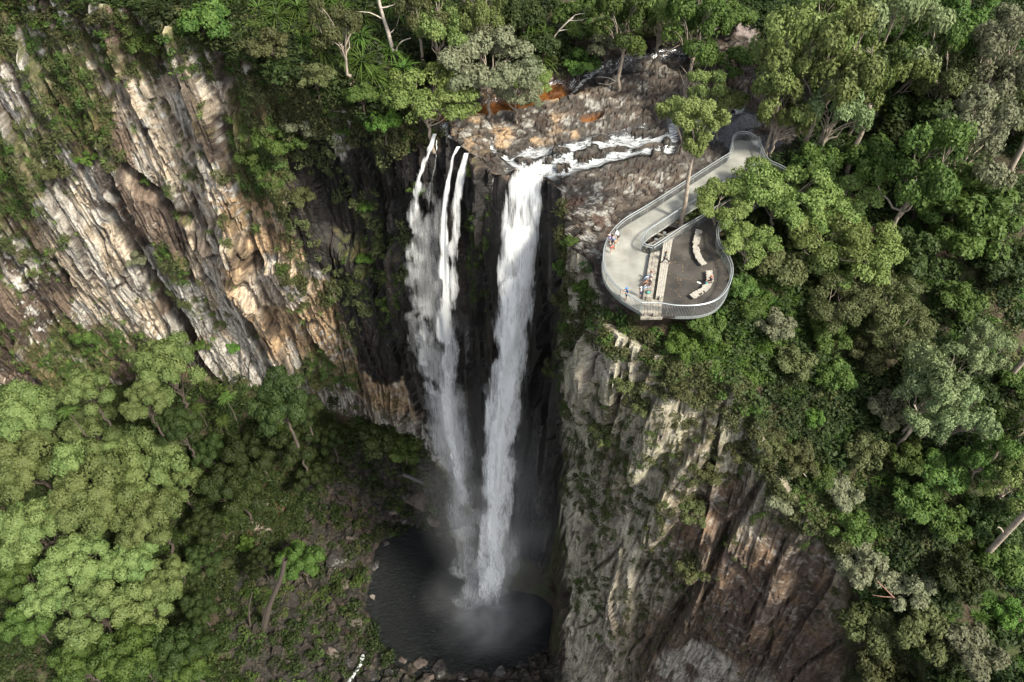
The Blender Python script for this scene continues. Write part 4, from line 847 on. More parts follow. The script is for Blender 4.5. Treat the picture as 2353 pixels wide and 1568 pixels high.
# bare twig litter & leaf litter omitted where covered
# ------------------------------------------------------------------ trees and shrubs one can tell apart
TREES = [
# gorge forest, pale dense crowns
('dome',60,960,170,'sage','pale green dense crown at the left edge below the cliff'),
('dome',60,1085,180,'sage','broad pale green crown at the left edge, second below the cliff foot'),
('dome',205,905,105,'sage','small green crown standing against the foot of the left cliff'),
('dome',215,985,120,'sage','round green crown just below the one at the cliff foot'),
('dome',385,860,160,'sage','leafy green crown overlapping the base of the left cliff'),
('dome',335,935,95,'sage','compact yellowish round crown beside the palms'),
('dome',215,1050,150,'sage','rounded pale crown in the upper middle of the gorge canopy'),
('dome',355,1075,160,'sage','wide pale crown at the upper right of the gorge canopy'),
('dome',415,1125,105,'sage','green crown on the right shoulder of the gorge canopy'),
('dome',225,1160,185,'sage','largest palest crown in the centre of the gorge canopy'),
('dome',345,1205,150,'sage','pale crown right of the largest one in the gorge canopy'),
('dome',95,1225,170,'sage','wide pale crown left of the largest one in the gorge canopy'),
('dome',190,1300,140,'sage','knobbly pale crown under the largest one in the gorge canopy'),
('dome',300,1305,130,'sage','green domed crown left of the bare white branch'),
('dome',385,1345,115,'sage','lowest right pale crown beside the bare white branch'),
('dome',120,1385,120,'sage','small yellowish crown near the lower left clearing'),
('dome',225,1420,150,'sage','green crown at the lower end of the pale canopy'),
('dome',345,1400,130,'sage','bushy pale crown at the bottom right of the gorge canopy'),
('dome',45,1320,110,'mid','deep green crown at the left edge under the pale canopy'),
('dome',70,1440,110,'mid','dull green crown at the left edge above the grassy corner'),
('dome',300,1520,150,'mid','yellowish green crown at the bottom edge left of centre'),
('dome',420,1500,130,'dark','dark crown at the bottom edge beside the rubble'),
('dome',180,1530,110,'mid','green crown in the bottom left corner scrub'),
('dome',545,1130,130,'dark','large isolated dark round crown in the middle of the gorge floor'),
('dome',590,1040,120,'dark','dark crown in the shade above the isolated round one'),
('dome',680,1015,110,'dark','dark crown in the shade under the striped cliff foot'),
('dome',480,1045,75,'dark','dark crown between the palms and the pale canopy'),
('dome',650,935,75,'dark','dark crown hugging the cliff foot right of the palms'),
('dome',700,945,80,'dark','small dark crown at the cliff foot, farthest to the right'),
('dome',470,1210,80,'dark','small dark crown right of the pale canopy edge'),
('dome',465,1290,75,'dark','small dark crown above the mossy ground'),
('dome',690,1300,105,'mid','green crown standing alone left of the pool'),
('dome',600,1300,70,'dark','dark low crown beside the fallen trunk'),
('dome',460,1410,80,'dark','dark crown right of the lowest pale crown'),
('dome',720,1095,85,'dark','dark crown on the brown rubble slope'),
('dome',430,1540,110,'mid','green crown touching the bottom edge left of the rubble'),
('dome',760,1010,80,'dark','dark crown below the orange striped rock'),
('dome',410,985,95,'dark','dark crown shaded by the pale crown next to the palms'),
('bush',870,1020,90,'dark','dark shrub at the foot of the dark striped columns'),
('bush',930,1040,80,'mid','green shrub at the cliff foot nearest the waterfall'),
('bush',565,1255,42,'bright','bright lime shrub beside pale rocks on the gorge floor'),
# plateau behind the creek
('layer',985,215,185,'yellow','yellow green spreading tree overhanging the brink of the left fall'),
('layer',1122,145,205,'silver','big silvery green tree on the bank of the amber pool'),
('bush',1090,95,110,'silver','rounded silvery crown behind the big silvery tree'),
('layer',1190,215,110,'silver','drooping silvery crown dipping over the amber pool'),
('layer',1225,180,90,'yellow','yellowish crown at the right shoulder of the silvery tree'),
('gum',1010,70,130,'gum','thin open gum behind the yellow green tree, left of the brown trunk'),
('gum',1100,30,130,'gum','gum crown at the top edge above the silvery tree'),
('bush',1330,60,120,'mid','green bushy tree behind the leaning bare trunk'),
('bush',1240,120,100,'dark','dark blue green shrub left of the leaning bare trunk'),
('bush',1330,160,95,'mid','deep green shrub by the creek bank right of the leaning trunk'),
('bush',1200,45,110,'dark','dark tree at the top edge behind the silvery tree'),
('gum',1440,50,140,'mid','green tree at the top edge above the dark channel'),
('bush',1395,105,100,'silver','olive shrub above the bleached fallen branches'),
('bush',1500,85,110,'olive','olive green shrub on the far bank of the creek'),
('gum',1530,30,130,'yellow','yellowish green tree at the top centre right'),
('gum',1605,65,150,'mid','domed green tree on the far creek bank with pale limbs'),
('bush',1610,130,85,'mid','green shrub hanging over the far end of the rock bed'),
('bush',1680,55,110,'mid','green tree at the top left of the walking track'),
('bush',1690,150,90,'mid','shrub at the left side of the walking track'),
('gum',780,60,120,'olive','dull olive crown among the spiky plants'),
('gum',960,20,120,'olive','olive crown at the top edge beside the pale dead tree'),
('bush',620,120,100,'olive','grey olive shrub on the rim beside the spiky plants'),
('bush',480,60,120,'mid','green shrub on the rim above the banded tan rock'),
('bush',350,110,100,'mid','green shrub on the upper ledge of the left cliff'),
('bush',880,290,85,'bright','bright green shrub hanging right of the dark recess'),
('bush',830,230,80,'mid','light green shrub at the rim above the recess'),
('bush',730,190,90,'olive','grey shrub at the rim above the dark cleft'),
('bush',700,290,95,'silver','grey green weeping shrub at the left rim of the recess'),
('bush',640,330,110,'mid','leafy green shrub on the cliff beside the recess'),
('bush',590,370,90,'mid','green shrub on the cliff above the orange rock'),
('bush',690,460,70,'olive','olive shrub at the lower left edge of the recess'),
('bush',840,480,42,'bright','small bright shrub on the dark wall, higher one'),
('bush',838,600,45,'bright','small bright shrub on the dark wall, lower one'),
('bush',890,700,60,'mid','green shrub on the dark wall above the striped rock'),
('bush',960,440,50,'mid','green shrub on the wall left of the left fall'),
('bush',350,415,60,'mid','rounded green shrub in the middle of the left cliff'),
('bush',205,370,55,'bright','bright green shrub on the upper left cliff'),
('bush',130,400,70,'olive','olive shrub on the upper left cliff under the bright one'),
('bush',320,600,60,'silver','grey dry shrub in the long crack of the left cliff'),
('bush',200,775,55,'mid','small green shrub on the left cliff above the canopy'),
('bush',650,620,34,'mid','tiny green shrub on top of the pale overhanging slab'),
('bush',540,800,36,'bright','little green shrub in the joint under the smooth orange face'),
('bush',470,795,40,'mid','little green shrub left of the smooth orange face'),
('bush',740,870,70,'olive','twiggy grey shrub on the lower striped columns'),
# right forest
('gum',1865,80,180,'gum','tall sunlit gum crown at the top, right of the walking track'),
('gum',1950,50,150,'gum','yellow green gum crown at the top edge'),
('gum',1910,165,170,'gum','broad sunlit gum crown under the top pair'),
('gum',1800,215,130,'gum','gum crown beside the end of the walking track'),
('gum',1925,250,120,'pale','blue green gum crown in front of the sunlit group'),
('gum',1635,205,95,'gum','slim gum beside the creek behind the lookout tree'),
('gum',1668,238,80,'gum','gum over the creek bend behind the walkway'),
('gum',1800,270,90,'gum','gum leaning over the round end of the walkway'),
('gum',2065,60,170,'pale','grey green gum crown at the top right'),
('gum',2160,90,150,'mid','green gum with bare forks at the top right'),
('gum',2010,150,140,'mid','shaded green gum with long pale trunk'),
('bush',2110,250,170,'dark','dark green tree in the shade left of the silvery gums'),
('gum',2265,170,150,'silver','silvery olive gum standing over deep shade on the right'),
('gum',2325,100,130,'silver','grey gum at the right edge near the top'),
('gum',2240,330,160,'silver','flat silvery gum crown on the right with bending limb'),
('bush',2340,290,110,'olive','olive crown at the right edge under the grey gum'),
('layer',1738,430,130,'yellow','yellow green wattle over the walkway bend'),
('layer',1655,470,130,'yellow','yellow green wattle leaning over the inner handrail'),
('layer',1800,440,150,'yellow','twiggy wattle crown right of the walkway'),
('layer',1720,560,120,'yellow','low wattle clump at the right side of the lookout'),
('layer',1945,455,130,'yellow','domed yellowish wattle with grey twigs'),
('layer',1900,540,150,'yellow','wide wattle crown in the middle of the right forest'),
('layer',1990,570,150,'yellow','olive yellow wattle right of the wide one'),
('layer',1930,620,90,'yellow','small wattle at the lower side of the wide one'),
('gum',2110,400,170,'mid','fresh green round crown in the middle right'),
('bush',2190,470,190,'mid','big fresh green crown near the right edge'),
('bush',2220,560,140,'mid','green crown at the lower side of the big fresh one'),
('bush',2000,370,110,'mid','green shrub between pale gum trunks'),
('bush',1870,380,100,'mid','green shrub behind the wattles'),
('bush',1780,620,110,'olive','olive shrub beside the lookout on its right side'),
('bush',2300,450,100,'dark','dark crown beside the right edge'),
('bush',2330,620,90,'olive','bare twigged olive crown at the right edge'),
('layer',1930,700,110,'olive','grey green tea tree below the wattles'),
('layer',2040,690,130,'olive','wide tea tree crown below the wattles, farther right'),
('layer',2080,760,110,'olive','tea tree crown under the wide tea tree'),
('gum',2160,850,130,'pale','pale gum crown in the lower right forest'),
('gum',2270,800,90,'pale','small round pale gum crown nearest the right edge'),
('gum',2130,920,110,'pale','pale gum crown above curved bare limbs'),
('gum',2215,960,110,'pale','hanging pale gum crown right of the curved limbs'),
('bush',2200,700,90,'mid','green crown above the small round pale one'),
('bush',2330,880,90,'mid','green crown at the right edge over the slanting trunk'),
('bush',1920,870,80,'mid','shaded green shrub in the lower forest gap'),
('bush',1870,965,52,'bright','lime green shrub alone in the dark hillside scrub'),
('bush',1725,940,50,'bright','small bright shrub at the top of the right cliff'),
('bush',1700,670,80,'mid','leafy shrub under the right end of the lookout'),
('bush',1620,760,90,'mid','leafy green shrub in front of the lookout'),
('bush',1560,800,75,'bright','bright leafy shrub hanging below the lookout deck'),
('bush',1780,760,80,'silver','grey green ball shaped shrub below the lookout'),
('bush',1720,720,70,'mid','green shrub between the ball shaped one and the lookout'),
('bush',1820,840,80,'olive','olive shrub on the slope under the ball shaped one'),
('bush',1340,670,60,'bright','bright shrub on the cliff corner left of the lookout'),
('bush',1300,700,70,'olive','olive bush hanging on the cliff corner'),
('bush',1270,850,50,'olive','olive bush hanging on the left edge of the right cliff'),
('bush',1430,880,70,'olive','dry twiggy bush on the right cliff under the lookout'),
('bush',1390,1000,75,'olive','dark olive bush halfway up the right cliff'),
('bush',1630,1090,80,'olive','olive bush in the middle of the right cliff'),
('bush',1590,1180,70,'olive','olive bush lower in the middle of the right cliff'),
('bush',1700,1040,70,'olive','grey bush near the right rim of the cliff'),
('bush',1790,1160,60,'silver','dry grey shrub on the rim over the brown slab'),
('bush',1590,1310,80,'olive','big olive bush left of the brown slab'),
('gum',2060,170,120,'gum','sunlit gum crown between the shaded green gum and the top right one'),
('gum',2200,30,130,'mid','green gum crown touching the top edge on the right'),
('gum',2180,190,130,'olive','dim olive gum in the dark gap on the upper right'),
('bush',2150,320,130,'mid','green rounded crown in the gap beside the flat silvery gum'),
('bush',2060,310,110,'dark','dark crown between pale trunks behind the wattles'),
('layer',1840,480,120,'yellow','wattle between the twiggy one and the wide one'),
('bush',2260,520,120,'mid','fresh green crown low at the right of the big one'),
('bush',2110,480,110,'mid','fresh green crown joining the round one to the big one'),
('bush',2290,620,130,'dark','dark crown under the right edge trees'),
('bush',2090,600,120,'dark','dark crown behind the lower wattles'),
('bush',1850,620,90,'dark','dark shrub in the gap below the wattles'),
('bush',1900,780,90,'mid','green shrub above the dark middle gap'),
('bush',2000,820,90,'olive','brown olive shrub in the dark middle gap'),
('bush',2040,950,90,'silver','grey twiggy shrub under the curved bare limbs'),
('bush',1990,1040,90,'olive','olive shrub right of the lime green one'),
('bush',1830,1060,80,'olive','twiggy olive shrub beside the bleached log'),
('bush',1880,1100,70,'mid','small green shrub right of the bleached log'),
('bush',2270,1200,110,'dark','dark crown behind the long slanting trunk'),
('bush',2200,1330,110,'dark','dark shrub in the lower right shade'),
('bush',2300,1300,100,'mid','dim green shrub below the long slanting trunk'),
('bush',2150,1090,110,'mid','leafy green crown right of the dark one in the lower right'),
('bush',1560,900,60,'olive','twiggy bush on top of the right cliff face'),
('bush',1480,940,60,'olive','dry bush clinging under the cliff top'),
('bush',1290,620,45,'mid','green shrub overhanging the falls from the right cliff'),
('bush',1310,560,40,'mid','small green shrub beside the right brink of the falls'),
('bush',1075,395,38,'yellow','yellowish grass tuft on the lip between both falls'),
('gum',2330,1110,110,'gum','sunlit gum crown at the right edge'),
('gum',2270,1050,100,'mid','green gum crown near the right edge above the fallen trunk'),
('bush',2100,1160,110,'mid','green crown in the lower right forest'),
('bush',2080,1060,90,'mid','leafy dark crown above the green one in the lower right'),
('bush',2170,1210,90,'mid','green crown right of the lower right one'),
('bush',1950,1220,90,'mid','leafy shrub beside the reddish bare branch'),
('bush',1930,1140,80,'silver','pale dry shrub above the leafy one'),
('bush',1980,1310,100,'silver','pale grey shrub at the edge of the brown slab'),
('bush',2080,1360,100,'silver','grey shrub in the dark lower right scrub'),
('bush',2120,1460,120,'olive','grey olive shrub near the bottom right'),
('bush',2000,1450,110,'olive','dull shrub right of the slab at the bottom'),
('bush',2230,1500,120,'silver','twiggy grey shrub at the bottom edge'),
('bush',2320,1420,80,'bright','bright green shrub at the right edge near the bottom'),
('bush',2020,1540,110,'olive','olive shrub touching the bottom edge'),
('gum',2340,980,110,'mid','green gum crown cut by the right edge'),
]
for (k, px, py, wp, mt, lb) in TREES:
    nm = {'dome': 'rainforest_tree', 'gum': 'gum_tree', 'bush': 'shrub', 'layer': 'wattle_tree'}[k]
    ct = 'shrub' if k == 'bush' else 'tree'
    gr = {'dome': 'trees on the gorge floor', 'gum': 'gum trees of the plateau forest', 'layer': 'spreading wattles and tea trees', 'bush': 'shrubs'}[k]
    hz = {'dome': 1.35, 'gum': 1.45, 'bush': 1.0, 'layer': 1.15}[k]
    t_ = None
    if mt == 'silver' and k == 'bush': t_ = 'silver'
    tree(k, nm, px, py, wp, mt, lb, ct, gr, hz)
PALMS = [(455,940,'palm nearest the compact yellowish crown, leftmost of the three bright palms'),(520,915,'palm closest to the foot of the cliff'),(513,968,'lowest of the three bright palms by the cliff foot'),
         (640,975,'shaded palm right of the three bright ones'),(500,1040,'dim palm in the shade beside the pale canopy'),(155,945,'dark palm between two green crowns under the cliff foot')]
for i, (px, py, lb) in enumerate(PALMS):
    x, y, zg = base_for(px, py, 8.5*.8)
    put('palm_tree', [('fronds', PALMF, None), ('trunk', PALMT, None)], (x, y, zg), (.66, .66, .8), i*1.3, lb, 'palm', 'palms on the gorge floor')
SP = [(690,35),(725,70),(640,60),(700,110),(790,45),(840,60),(830,100),(880,95),(795,150),(835,160),(900,130),(860,190),(930,175),(940,110),(1240,150),(1220,60),(760,15),(660,15),(900,30),(600,40),(880,225),(745,135),(540,20),(1250,90)]
SP.sort()
ORD = ['leftmost', 'second', 'third', 'fourth', 'fifth', 'sixth', 'seventh', 'eighth', 'ninth', 'tenth', 'eleventh', 'twelfth', 'thirteenth', 'fourteenth', 'fifteenth', 'sixteenth', 'seventeenth', 'eighteenth', 'nineteenth', 'twentieth', 'twenty first', 'twenty second', 'twenty third', 'rightmost']
for i, (px, py) in enumerate(SP):
    g, _ = ground_at(px, py+4)
    s = 1.25+.35*((i*7) % 5)/4
    put('spiky_plant', [('blades', ROS[i % 2], None), ('stem', ROSS, None)], tuple(g), (s, s, s), i*1.1, 'spiky green rosette of long blades, ' + ORD[i] + (' from the left' if 0 < i < 23 else '') + ' on the plateau', 'plant', 'spiky rosette plants on the plateau')
import bmesh
# ------------------------------------------------------------------ bare trunks, dead wood, rocks
def at_terrain(px, py, h=0.0):
    g, n_ = ground_at(px, py); return np.array(g) + np.array([0, 0, h])
def woody(name, chains, label, cat, mat, leafy=None):
    """chains of (px, py, height above the ground under the first point ... or absolute depth y) -> tapered tubes, first = main"""
    base = chains[0][0]; e = empty(name, tuple(base)); tag(e, label, cat)
    for i, ch in enumerate(chains):
        pts, r0, r1 = ch[1], ch[2], ch[3]; pts = spline(pts, .8)
        tv, tf = tube(pts, np.linspace(r0, r1, len(pts)), 7)
        under(mesh_obj('trunk' if i == 0 else 'branch', tv, tf, mat), e)
    return e
def fixy(pts, y): return [at_y(a, b, y) for a, b in pts]
def spl(pts, step=.6):
    pts = np.asarray(pts, float); out = []; Pp = np.vstack([2*pts[0]-pts[1], pts, 2*pts[-1]-pts[-2]])
    for i in range(1, len(Pp)-2):
        n = max(2, int(np.linalg.norm(Pp[i+1]-Pp[i])/step))
        for k in range(n):
            t = k/n; a, b, c_, d_ = Pp[i-1], Pp[i], Pp[i+1], Pp[i+2]; out.append(.5*((2*b)+(c_-a)*t+(2*a-5*b+4*c_-d_)*t*t+(3*b-a-3*c_+d_)*t**3))
    out.append(pts[-1]); return np.array(out)
spline = lambda p, step=.25: spl(p, step)
def standing(name, base, chains, label, cat, mat, r0, dy=0):
    """a stem rising in the plane that faces the camera through its base"""
    y = at_terrain(*base)[1]; B0 = at_terrain(*base) - [0, 0, .4]; L_ = []
    for i, (pp, a, b) in enumerate(chains):
        pts = [at_y(px, py, y - .25*k*dy) for k, (px, py) in enumerate(pp)]
        if i == 0: pts = [B0] + pts[1:]
        L_.append((B0, pts, a, b))
    return woody(name, L_, label, cat, mat)
standing('dead_tree', (908, 135), [([(908,135),(893,80),(872,10),(862,-60)], .28, .14), ([(872,20),(905,12),(935,-15)], .10, .04), ([(880,45),(850,30),(820,28)], .09, .03), ([(893,80),(912,60),(920,20)], .07, .02)], 'tall pale dead tree leaning left at the top edge', 'dead tree', BARK['dead'], .3)
standing('dead_branch', (905, 135), [([(905,135),(912,110),(925,95),(945,88)], .12, .05), ([(912,112),(915,130),(932,140)], .07, .03)], 'pale forked dead branch beside the tall dead tree', 'branch', BARK['dead'], .1)
standing('bare_tree', (1225, 160), [([(1225,160),(1258,112),(1285,70),(1318,40)], .16, .07), ([(1285,72),(1310,68),(1330,75)], .06, .03), ([(1300,55),(1322,35),(1345,32)], .06, .02), ([(1305,48),(1330,48),(1350,42)], .05, .02), ([(1265,118),(1280,124)], .05, .02)], 'long leaning bare trunk with twiggy top over the creek bank', 'dead tree', BARK['dead'], .2)
standing('bare_tree', (1075, 75), [([(1075,75),(1073,40),(1066,5),(1055,-40)], .24, .2), ([(1067,22),(1085,5),(1095,-20)], .14, .08)], 'brown upright trunk at the top edge behind the silvery tree', 'tree', BARK['pale'], .24)
standing('bare_tree', (1028, 150), [([(1028,150),(1026,120),(1012,60),(1000,20)], .16, .1)], 'thin brown trunk left of the silvery tree', 'tree', BARK['brown'], .15)
standing('bare_branch', (1545, 128), [([(1545,128),(1510,118),(1475,100),(1462,92)], .09, .03), ([(1500,114),(1450,112),(1400,122)], .08, .02), ([(1480,106),(1440,98),(1395,112)], .06, .02), ([(1530,124),(1550,110),(1562,104)], .05, .02)], 'bleached fallen branches on the far bank of the dark channel', 'branch', BARK['dead'], .1)
standing('bare_branch', (1430, 190), [([(1430,190),(1400,180),(1370,178)], .06, .02), ([(1420,186),(1398,195),(1375,192)], .05, .02), ([(1415,184),(1410,172)], .04, .02)], 'small bleached branch lying on the rock bed', 'branch', BARK['dead'], .1)
standing('bare_shrub', (1598, 215), [([(1598,215),(1592,180),(1588,150),(1600,120)], .10, .03), ([(1592,190),(1575,165),(1562,150)], .06, .02), ([(1593,180),(1615,168),(1628,140)], .06, .02), ([(1596,205),(1575,200),(1560,160)], .05, .02)], 'leafless branching shrub on the rock bed', 'shrub', BARK['dead'], .1)
standing('bare_tree', (2250, 1292), [([(2250,1292),(2300,1238),(2360,1175),(2420,1110)], .33, .24), ([(2308,1230),(2300,1215),(2292,1212)], .10, .04)], 'long thick slanting gum trunk at the right edge', 'tree', BARK['pale'], .4)
standing('bare_tree', (2298, 890), [([(2298,890),(2325,860),(2365,815),(2410,770)], .32, .26)], 'slanting gum trunk cut by the right edge above the pale gums', 'tree', BARK['pale'], .3)
standing('bare_tree', (2295, 445), [([(2295,445),(2310,415),(2330,375),(2360,320)], .36, .28), ([(2318,400),(2312,385)], .08, .04)], 'dark leaning trunk at the right edge under the silvery gums', 'tree', BARK['pale'], .3)
standing('bare_tree', (1945, 400), [([(1945,400),(1960,350),(1985,295),(2000,240)], .32, .22)], 'pale gum trunk rising behind the domed wattle', 'tree', BARK['pale'], .3)
standing('bare_tree', (1860, 375), [([(1860,375),(1880,335),(1905,270)], .26, .18), ([(1868,360),(1850,330),(1880,300)], .12, .06)], 'twin gum trunk beside the end of the walkway', 'tree', BARK['pale'], .3)
standing('bare_tree', (2055, 1030), [([(2055,1030),(2085,1000),(2105,950),(2100,930)], .20, .08), ([(2065,1020),(2100,985),(2120,950)], .16, .06), ([(2060,1026),(2110,1010),(2150,990)], .10, .04)], 'fan of curved bare limbs under the pale gum crowns', 'tree', BARK['pale'], .2)
standing('bare_branch', (2085, 1402), [([(2085,1402),(2050,1370),(2015,1335)], .11, .04), ([(2055,1373),(2030,1372),(2005,1368)], .06, .02)], 'reddish bare branch at the edge of the lower right scrub', 'branch', simple_mat('red_bark', (.22, .12, .09), .8), .1)
standing('fallen_log', (1895, 1125), [([(1895,1125),(1870,1108),(1845,1103)], .13, .08), ([(1860,1106),(1852,1095),(1845,1088)], .07, .03)], 'bleached forked log in the scrub above the brown slab', 'log', BARK['dead'], .1)
standing('bare_branch', (425, 1328), [([(425,1328),(400,1312),(383,1303)], .14, .06)], 'white bare branch sticking out of the pale gorge canopy', 'branch', BARK['dead'], .1)
standing('fallen_log', (605, 1445), [([(605,1445),(620,1390),(645,1330),(655,1285)], .55, .40), ([(600,1450),(612,1400),(640,1340)], .30, .2), ([(575,1440),(572,1400),(580,1360)], .22, .12)], 'old grey fallen trunk with split strands on the gorge floor', 'log', BARK['brown'], .4)
standing('fallen_log', (985, 1112), [([(985,1112),(955,1102),(925,1090)], .55, .45)], 'grey stone like log lying on the dark boulders under the cliff', 'log', simple_mat('grey_wet_wood', (.11, .11, .105), .7), .5)
standing('fallen_log', (850, 1245), [([(850,1245),(820,1240),(795,1236)], .5, .35)], 'short grey log at the left shore of the pool', 'log', BARK['brown'], .5)
# the lookout gum growing through the opening between the two railings
by = K1_ = at_z((1400+742/2.85)*.9412, (250+872/2.85)*.9412, -1.0)
yb = by[1]
def KP(cx_, cy_, dy=0): return at_y((1400+cx_/2.85)*.9412, (250+cy_/2.85)*.9412, yb+dy)
lg = empty('gum_tree', (by[0], by[1], -3.5)); tag(lg, 'tall slim gum growing up through the opening in the lookout', 'tree', 'gum trees of the plateau forest')
TP = [np.array([by[0], by[1], -3.5]), by, KP(778, 700), KP(795, 560), KP(815, 440), KP(845, 330)]
tv, tf = tube(spl(TP, .6), np.linspace(.30, .15, len(spl(TP, .6))), 8); under(mesh_obj('trunk', tv, tf, BARK['pale']), lg)
for pts, a, b in (([KP(812, 445), KP(780, 370), KP(745, 250), KP(715, 175)], .12, .05), ([KP(845, 330), KP(830, 200), KP(760, 90)], .12, .05), ([KP(850, 330), KP(880, 220), KP(960, 120)], .10, .04), ([KP(760, 290), KP(700, 100, -.5), KP(660, 60)], .07, .03), ([KP(855, 320), KP(870, 250), KP(860, 180)], .09, .04)):
    p_ = spl(pts, .5); tv, tf = tube(p_, np.linspace(a, b, len(p_)), 6); under(mesh_obj('limb', tv, tf, BARK['pale']), lg)
B = Bag(); LV = []; r = np.random.default_rng(77)
for (a, b, w_) in ((640,40,60),(700,20,70),(770,60,80),(840,60,80),(900,60,60),(760,130,70),(850,150,90),(900,220,60),(840,230,70),(820,300,50),(880,290,50),(960,130,60),(1020,120,60),(1060,90,45),(800,0,70),(720,90,60),(930,20,60),(870,340,30)):
    c0 = KP(a, b, r.normal(0, 1.2)); R_ = w_/2.85*.9412/24*1.0
    for q_ in range(5):
        c1 = c0 + unit(r.normal(0, 1, 3))*R_*.6; k = 170; dn = unit(r.normal(0, 1, (k, 3))+[0, 0, .3]); p_ = c1 + dn*R_*.55*(.6+.5*r.random((k, 1))); p_[:, 2] -= .3*r.random(k)
        V, F_ = leaves(p_, dn+[0, 0, .4], .17, .35, r); B.add(V, F_); LV.append(np.repeat(np.clip(.3+.3*r.random()+.4*r.random(k), 0, 1), 4))
V, F_ = B.data(); under(mesh_obj('crown', V, F_, FMAT['gum'], smooth=False, cols={'lv': ('POINT', np.concatenate(LV))}), lg)

# boulders you could count
def boulder(px, py, wpx, mat, label, seed, group='boulders around the pool', flat=.6):
    r = np.random.default_rng(seed); g = at_terrain(px, py); dep = proj(g)[2]; R_ = wpx*dep/F/2
    bm = bmesh.new(); bmesh.ops.create_icosphere(bm, subdivisions=3, radius=1.0)
    cut = unit(r.normal(0, 1, (9, 3)))
    for v in bm.verts:
        p = np.array(v.co)
        for c_ in cut: dd = p@c_; p = p - c_*max(0, dd-.62)*.9
        p = p*(1+.06*r.normal()); v.co = (p[0]*R_*1.1, p[1]*R_, p[2]*R_*flat)
    me = bpy.data.meshes.new('boulder'); bm.to_mesh(me); bm.free(); me.materials.append(mat)
    o = bpy.data.objects.new('boulder', me); C.objects.link(o); o.location = tuple(g); o.rotation_euler = (0, 0, r.random()*6); tag(o, label, 'boulder', group)

BK = simple_mat('wet_black_rock', (.035, .032, .030), .45, 0, .5, 1.5, .1); BN = simple_mat('brown_rock', (.09, .07, .058), .8, 0, .5, 1.2, .1); BP = simple_mat('pale_rock', (.20, .17, .14), .85, 0, .45, 1.2, .1)
for i, (a, b, w_, m_, lb) in enumerate([
 (600,1165,44,BP,'pale tan boulder in the middle of the gorge floor, upper one'),(585,1205,30,BP,'pale tan boulder just left under the upper pale one'),(608,1225,36,BP,'pale tan boulder beside the bright lime shrub'),(560,1235,20,BN,'small brown boulder left of the pale ones'),
 (965,1150,60,BN,'big brown slab boulder below the grey log'),(1000,1190,50,BN,'brown split boulder near the mist'),(985,1120,30,BK,'black boulder right beside the grey log'),(940,1140,34,BK,'black boulder left of the big brown slab'),
 (960,1210,26,BK,'small black boulder on the upper shore of the pool'),(1015,1225,30,BK,'black boulder on the shore nearest the falls'),(930,1195,24,BK,'black boulder above the pool shore'),(905,1175,26,BN,'brown boulder above the pool shore'),
 (930,1335,14,BK,'tiny rock poking out near the centre left of the pool'),(855,1375,18,BP,'little pale rock at the left side of the pool'),(875,1377,18,BP,'little pale rock just right of its twin in the pool'),
 (965,1525,34,BN,'brown boulder at the bottom edge of the pool'),(1010,1540,44,BK,'large black boulder at the bottom edge of the pool'),(900,1545,26,BK,'black boulder at the bottom left of the pool'),(1060,1555,34,BK,'black boulder touching the bottom edge'),
 (790,1345,34,BN,'reddish boulder on the left shore of the pool'),(770,1290,54,BK,'large dark boulder left of the pool'),(820,1430,40,BN,'brown slab boulder at the lower left of the pool'),(760,1500,36,BN,'brown boulder near the small cascade'),(800,1520,26,BK,'dark boulder beside the small cascade'),
 (1150,1545,40,BK,'broad black boulder at the bottom edge right of the falls line'),(1200,1530,30,BK,'black boulder in the dark corner under the right cliff'),(985,1560,30,BN,'brown boulder on the bottom edge between two black ones'),(925,1520,22,BN,'small brown boulder on the lower left pool shore'),(862,1300,26,BK,'black boulder on the upper left pool shore'),(885,1255,30,BK,'black boulder where the upper left shore turns'),
 (860,1555,30,BK,'dark boulder right of the small cascade'),(1100,1545,26,BK,'dark boulder at the bottom, right of the largest black one')]):
    boulder(a, b, w_, m_, lb, 900+i)
# small cascade leaving the pool at the bottom edge
cs = [at_terrain(835, 1508, .5), at_terrain(828, 1530, .4), at_terrain(815, 1550, .3), at_terrain(800, 1572, .2)]
cs = spl(cs, .5); V = []; 
for i, p in enumerate(cs): w_ = .25+.25*math.sin(i*1.7)**2; V += [p+[-w_, 0, .1], p+[.1*math.sin(i), .1, .25], p+[w_, 0, .1]]
Fq = [[3*i+k, 3*i+k+1, 3*i+k+4, 3*i+k+3] for i in range(len(cs)-1) for k in (0, 1)]
o = mesh_obj('cascade', np.array(V), Fq, simple_mat('white_water', (.42, .44, .44), .6, 0, .5, 2)); tag(o, 'small white cascade among boulders at the bottom edge', 'cascade')
# ------------------------------------------------------------------ the lookout
import bmesh
def K1(cx_, cy_, zz):   # plan point read off the 500 px wide study of the lookout
    return at_z((1400+np.asarray(cx_, float)/2.85)*.9412, (250+np.asarray(cy_, float)/2.85)*.9412, zz)
def K2(cx_, cy_, zz):   # same, closer study
    return at_z((1450+np.asarray(cx_, float)/5.6)*.9412, (520+np.asarray(cy_, float)/5.6)*.9412, zz)
def spline(pts, step=.25):
    pts = np.asarray(pts, float); out = []
    Pp = np.vstack([2*pts[0]-pts[1], pts, 2*pts[-1]-pts[-2]])
    for i in range(1, len(Pp)-2):
        n = max(2, int(np.linalg.norm(Pp[i+1]-Pp[i])/step))
        for k in range(n):
            t = k/n; a, b, c_, d_ = Pp[i-1], Pp[i], Pp[i+1], Pp[i+2]
            out.append(.5*((2*b)+(c_-a)*t+(2*a-5*b+4*c_-d_)*t*t+(3*b-a-3*c_+d_)*t**3))
    out.append(pts[-1]); return np.array(out)
